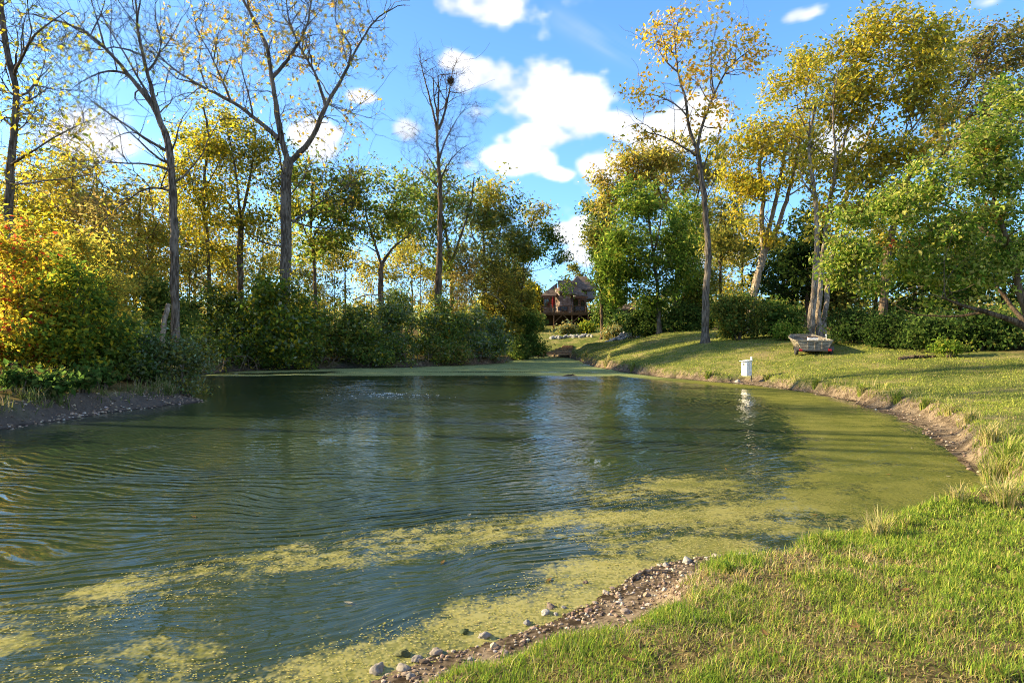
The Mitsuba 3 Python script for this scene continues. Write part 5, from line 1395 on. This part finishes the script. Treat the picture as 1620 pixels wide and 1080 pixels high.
ST = [((.47, .39, .18), 4), ((.38, .35, .12), 3), ((.22, .27, .05), 2.5)]
GT = [((.17, .24, .035), 4), ((.27, .30, .06), 3), ((.45, .38, .16), 1.5)]
TUFTS = [(1388, 852, 62, 150, ST, 'straw coloured tuft with tall bare seed stalks on the near bank edge'), (1300, 862, 34, 120, GT, 'green tuft with one broad pale blade on the near bank edge'), (1432, 832, 26, 90, GT, 'low green tuft between the two straw tufts of the near bank'),
         (1515, 796, 46, 140, ST, 'straw tuft leaning over the water at the right end of the near bank'), (1588, 800, 60, 200, ST, 'wide straw tuft at the right edge of the photo above the near lawn'), (1572, 765, 62, 220, ST + GT, 'yellow straw tuft halfway along the right bank, near the water corner'),
         (1590, 735, 55, 200, GT, 'greenish tuft at the right edge beside the yellow straw tuft'), (1568, 700, 44, 220, ST, 'large pale tuft on the right bank where the soil scarp starts'), (1535, 668, 26, 150, ST, 'pale tuft on the lip of the bare scarp, second from the large one'),
         (1503, 655, 24, 150, ST, 'pale tuft in the middle of the bare scarp lip'), (1462, 645, 22, 130, GT, 'greener tuft on the scarp lip further along'), (1420, 636, 22, 120, GT, 'green tuft at the top of the bare soil slope'), (1362, 622, 20, 110, GT, 'small green tuft at the far end of the bare soil slope'),
         (1290, 612, 16, 120, GT, 'grass tuft on the bank right of the nest box'), (1212, 602, 14, 100, GT, 'bright grass tuft at the foot of the nest box post'), (1120, 597, 14, 110, GT, 'grass tuft on the bank left of the nest box'), (960, 577, 16, 140, ST, 'dry grass tuft on the far right bank near the dock'),
         (925, 566, 14, 140, ST, 'dry grass clump closest to the dock on its right'), (1000, 585, 14, 120, GT, 'grass clump on the shaded bank between dock and nest box')]
for i, (px, py, hp, n, pal, lab) in enumerate(TUFTS):
    tuft(px, py, hp, n, pal, lab, width=max(.006, .0011 * hit(px, py)[1]), seed=i)
WEEDS = [(30, 628, 34, 'leafy weed hanging over the bare mud at the left edge'), (78, 634, 30, 'leafy weed on the left bank lip, second from the left edge'), (120, 628, 32, 'broad leaved weed drooping from the middle of the left bank lip'), (165, 618, 26, 'leafy weed on the left bank lip towards its tip'), (230, 606, 24, 'small weed under the silvery shrub on the left bank')]
for i, (px, py, hp, lab) in enumerate(WEEDS):
    p = hit(px, py)
    shrub(lab, px, py - hp * .9, hp * .8, p[1] + .3, [((.06, .12, .025), 4), ((.11, .18, .04), 3), ((.2, .2, .05), 1)], per=14, leaf=.11, n=22, seed=60 + i, cat='weed', name='leafy_weed', sigma=.12)
tuft(1152, 905, 26, 160, [((.16, .25, .04), 4), ((.28, .33, .06), 3)], 'leafy clover tuft on the grass edge of the near beach', 'weed', width=.012, name='leafy_weed', seed=70)


def fallen_leaf(p, size, col, label, group, r_, flat):
    a = r_.uniform(0, 6.28)
    t_ = np.linspace(-1, 1, 7)
    wd = (1 - t_ ** 2) ** .7 * .36
    cz = (.12 * t_ ** 2 if flat else .35 * t_ ** 2) + .02
    L_, R_ = np.c_[t_, wd, cz + wd * .25], np.c_[t_, -wd, cz + wd * .25 * r_.uniform(.3, 1.5)]
    v_ = np.vstack([L_, np.c_[t_, 0 * t_, cz], R_]) * size * .5
    f_ = []
    for i in range(6):
        for o_ in (0, 7):
            f_ += [[o_ + i, o_ + 7 + i, o_ + 8 + i], [o_ + i, o_ + 8 + i, o_ + 1 + i]]
    v_ = np.c_[v_[:, 0] * math.cos(a) - v_[:, 1] * math.sin(a), v_[:, 0] * math.sin(a) + v_[:, 1] * math.cos(a), v_[:, 2]] + p
    single('fallen_leaf', poly_mesh(v_, f_), 'm_leaf', label, 'leaf', group, color=np.tile(col, (21, 1)))


r_ = np.random.default_rng(21)
for px, py in [(12, 830), (482, 865), (307, 818), (551, 955), (742, 815), (838, 730), (1148, 742), (1300, 694), (1442, 709), (1405, 751), (1500, 754), (1288, 814), (1315, 655), (1235, 690), (700, 890), (868, 918)]:
    p = hit(px, py)
    fallen_leaf(np.array([p[0], p[1], .006]), .075, [(.5, .42, .3), (.42, .26, .1), (.6, .55, .42)][r_.integers(3)], 'small dry leaf floating on the pond', 'leaves floating on the pond', r_, True)
for px, py in [(1540, 957), (1353, 995), (1225, 1040), (1236, 1055), (1350, 1000), (1115, 940), (995, 1052), (1430, 940), (1500, 975), (1580, 905), (1455, 870), (1210, 1010), (1575, 1070), (1320, 905)]:
    p = hit(px, py)
    fallen_leaf(p + [0, 0, .025], .068, [(.36, .22, .10), (.44, .31, .14), (.24, .15, .08)][r_.integers(3)], 'dry brown leaf lying in the near lawn grass', 'leaves in the near grass', r_, False)

n = 150
a, q = r_.uniform(0, 6.28, n), np.abs(r_.normal(size=n)) * .8
rb = r_.uniform(.005, .017, n) * np.exp(-q * .25)
c = np.c_[-4.1 + q * np.cos(a) * 1.5, 19.0 + q * np.sin(a), 0 * a + .006 + .06 * np.exp(-(q / .35) ** 2)]
vv = c[:, None] + ICO[1].vertices[None] * rb[:, None, None] * [1.3, 1.3, .8]
setting('foam_bubbles', quads_to_mesh(vv, len(ICO[1].vertices), ICO[1].faces), 'm_foam', 'stuff', 'white bubbles rising from an aerator in mid pond', 'bubbles')
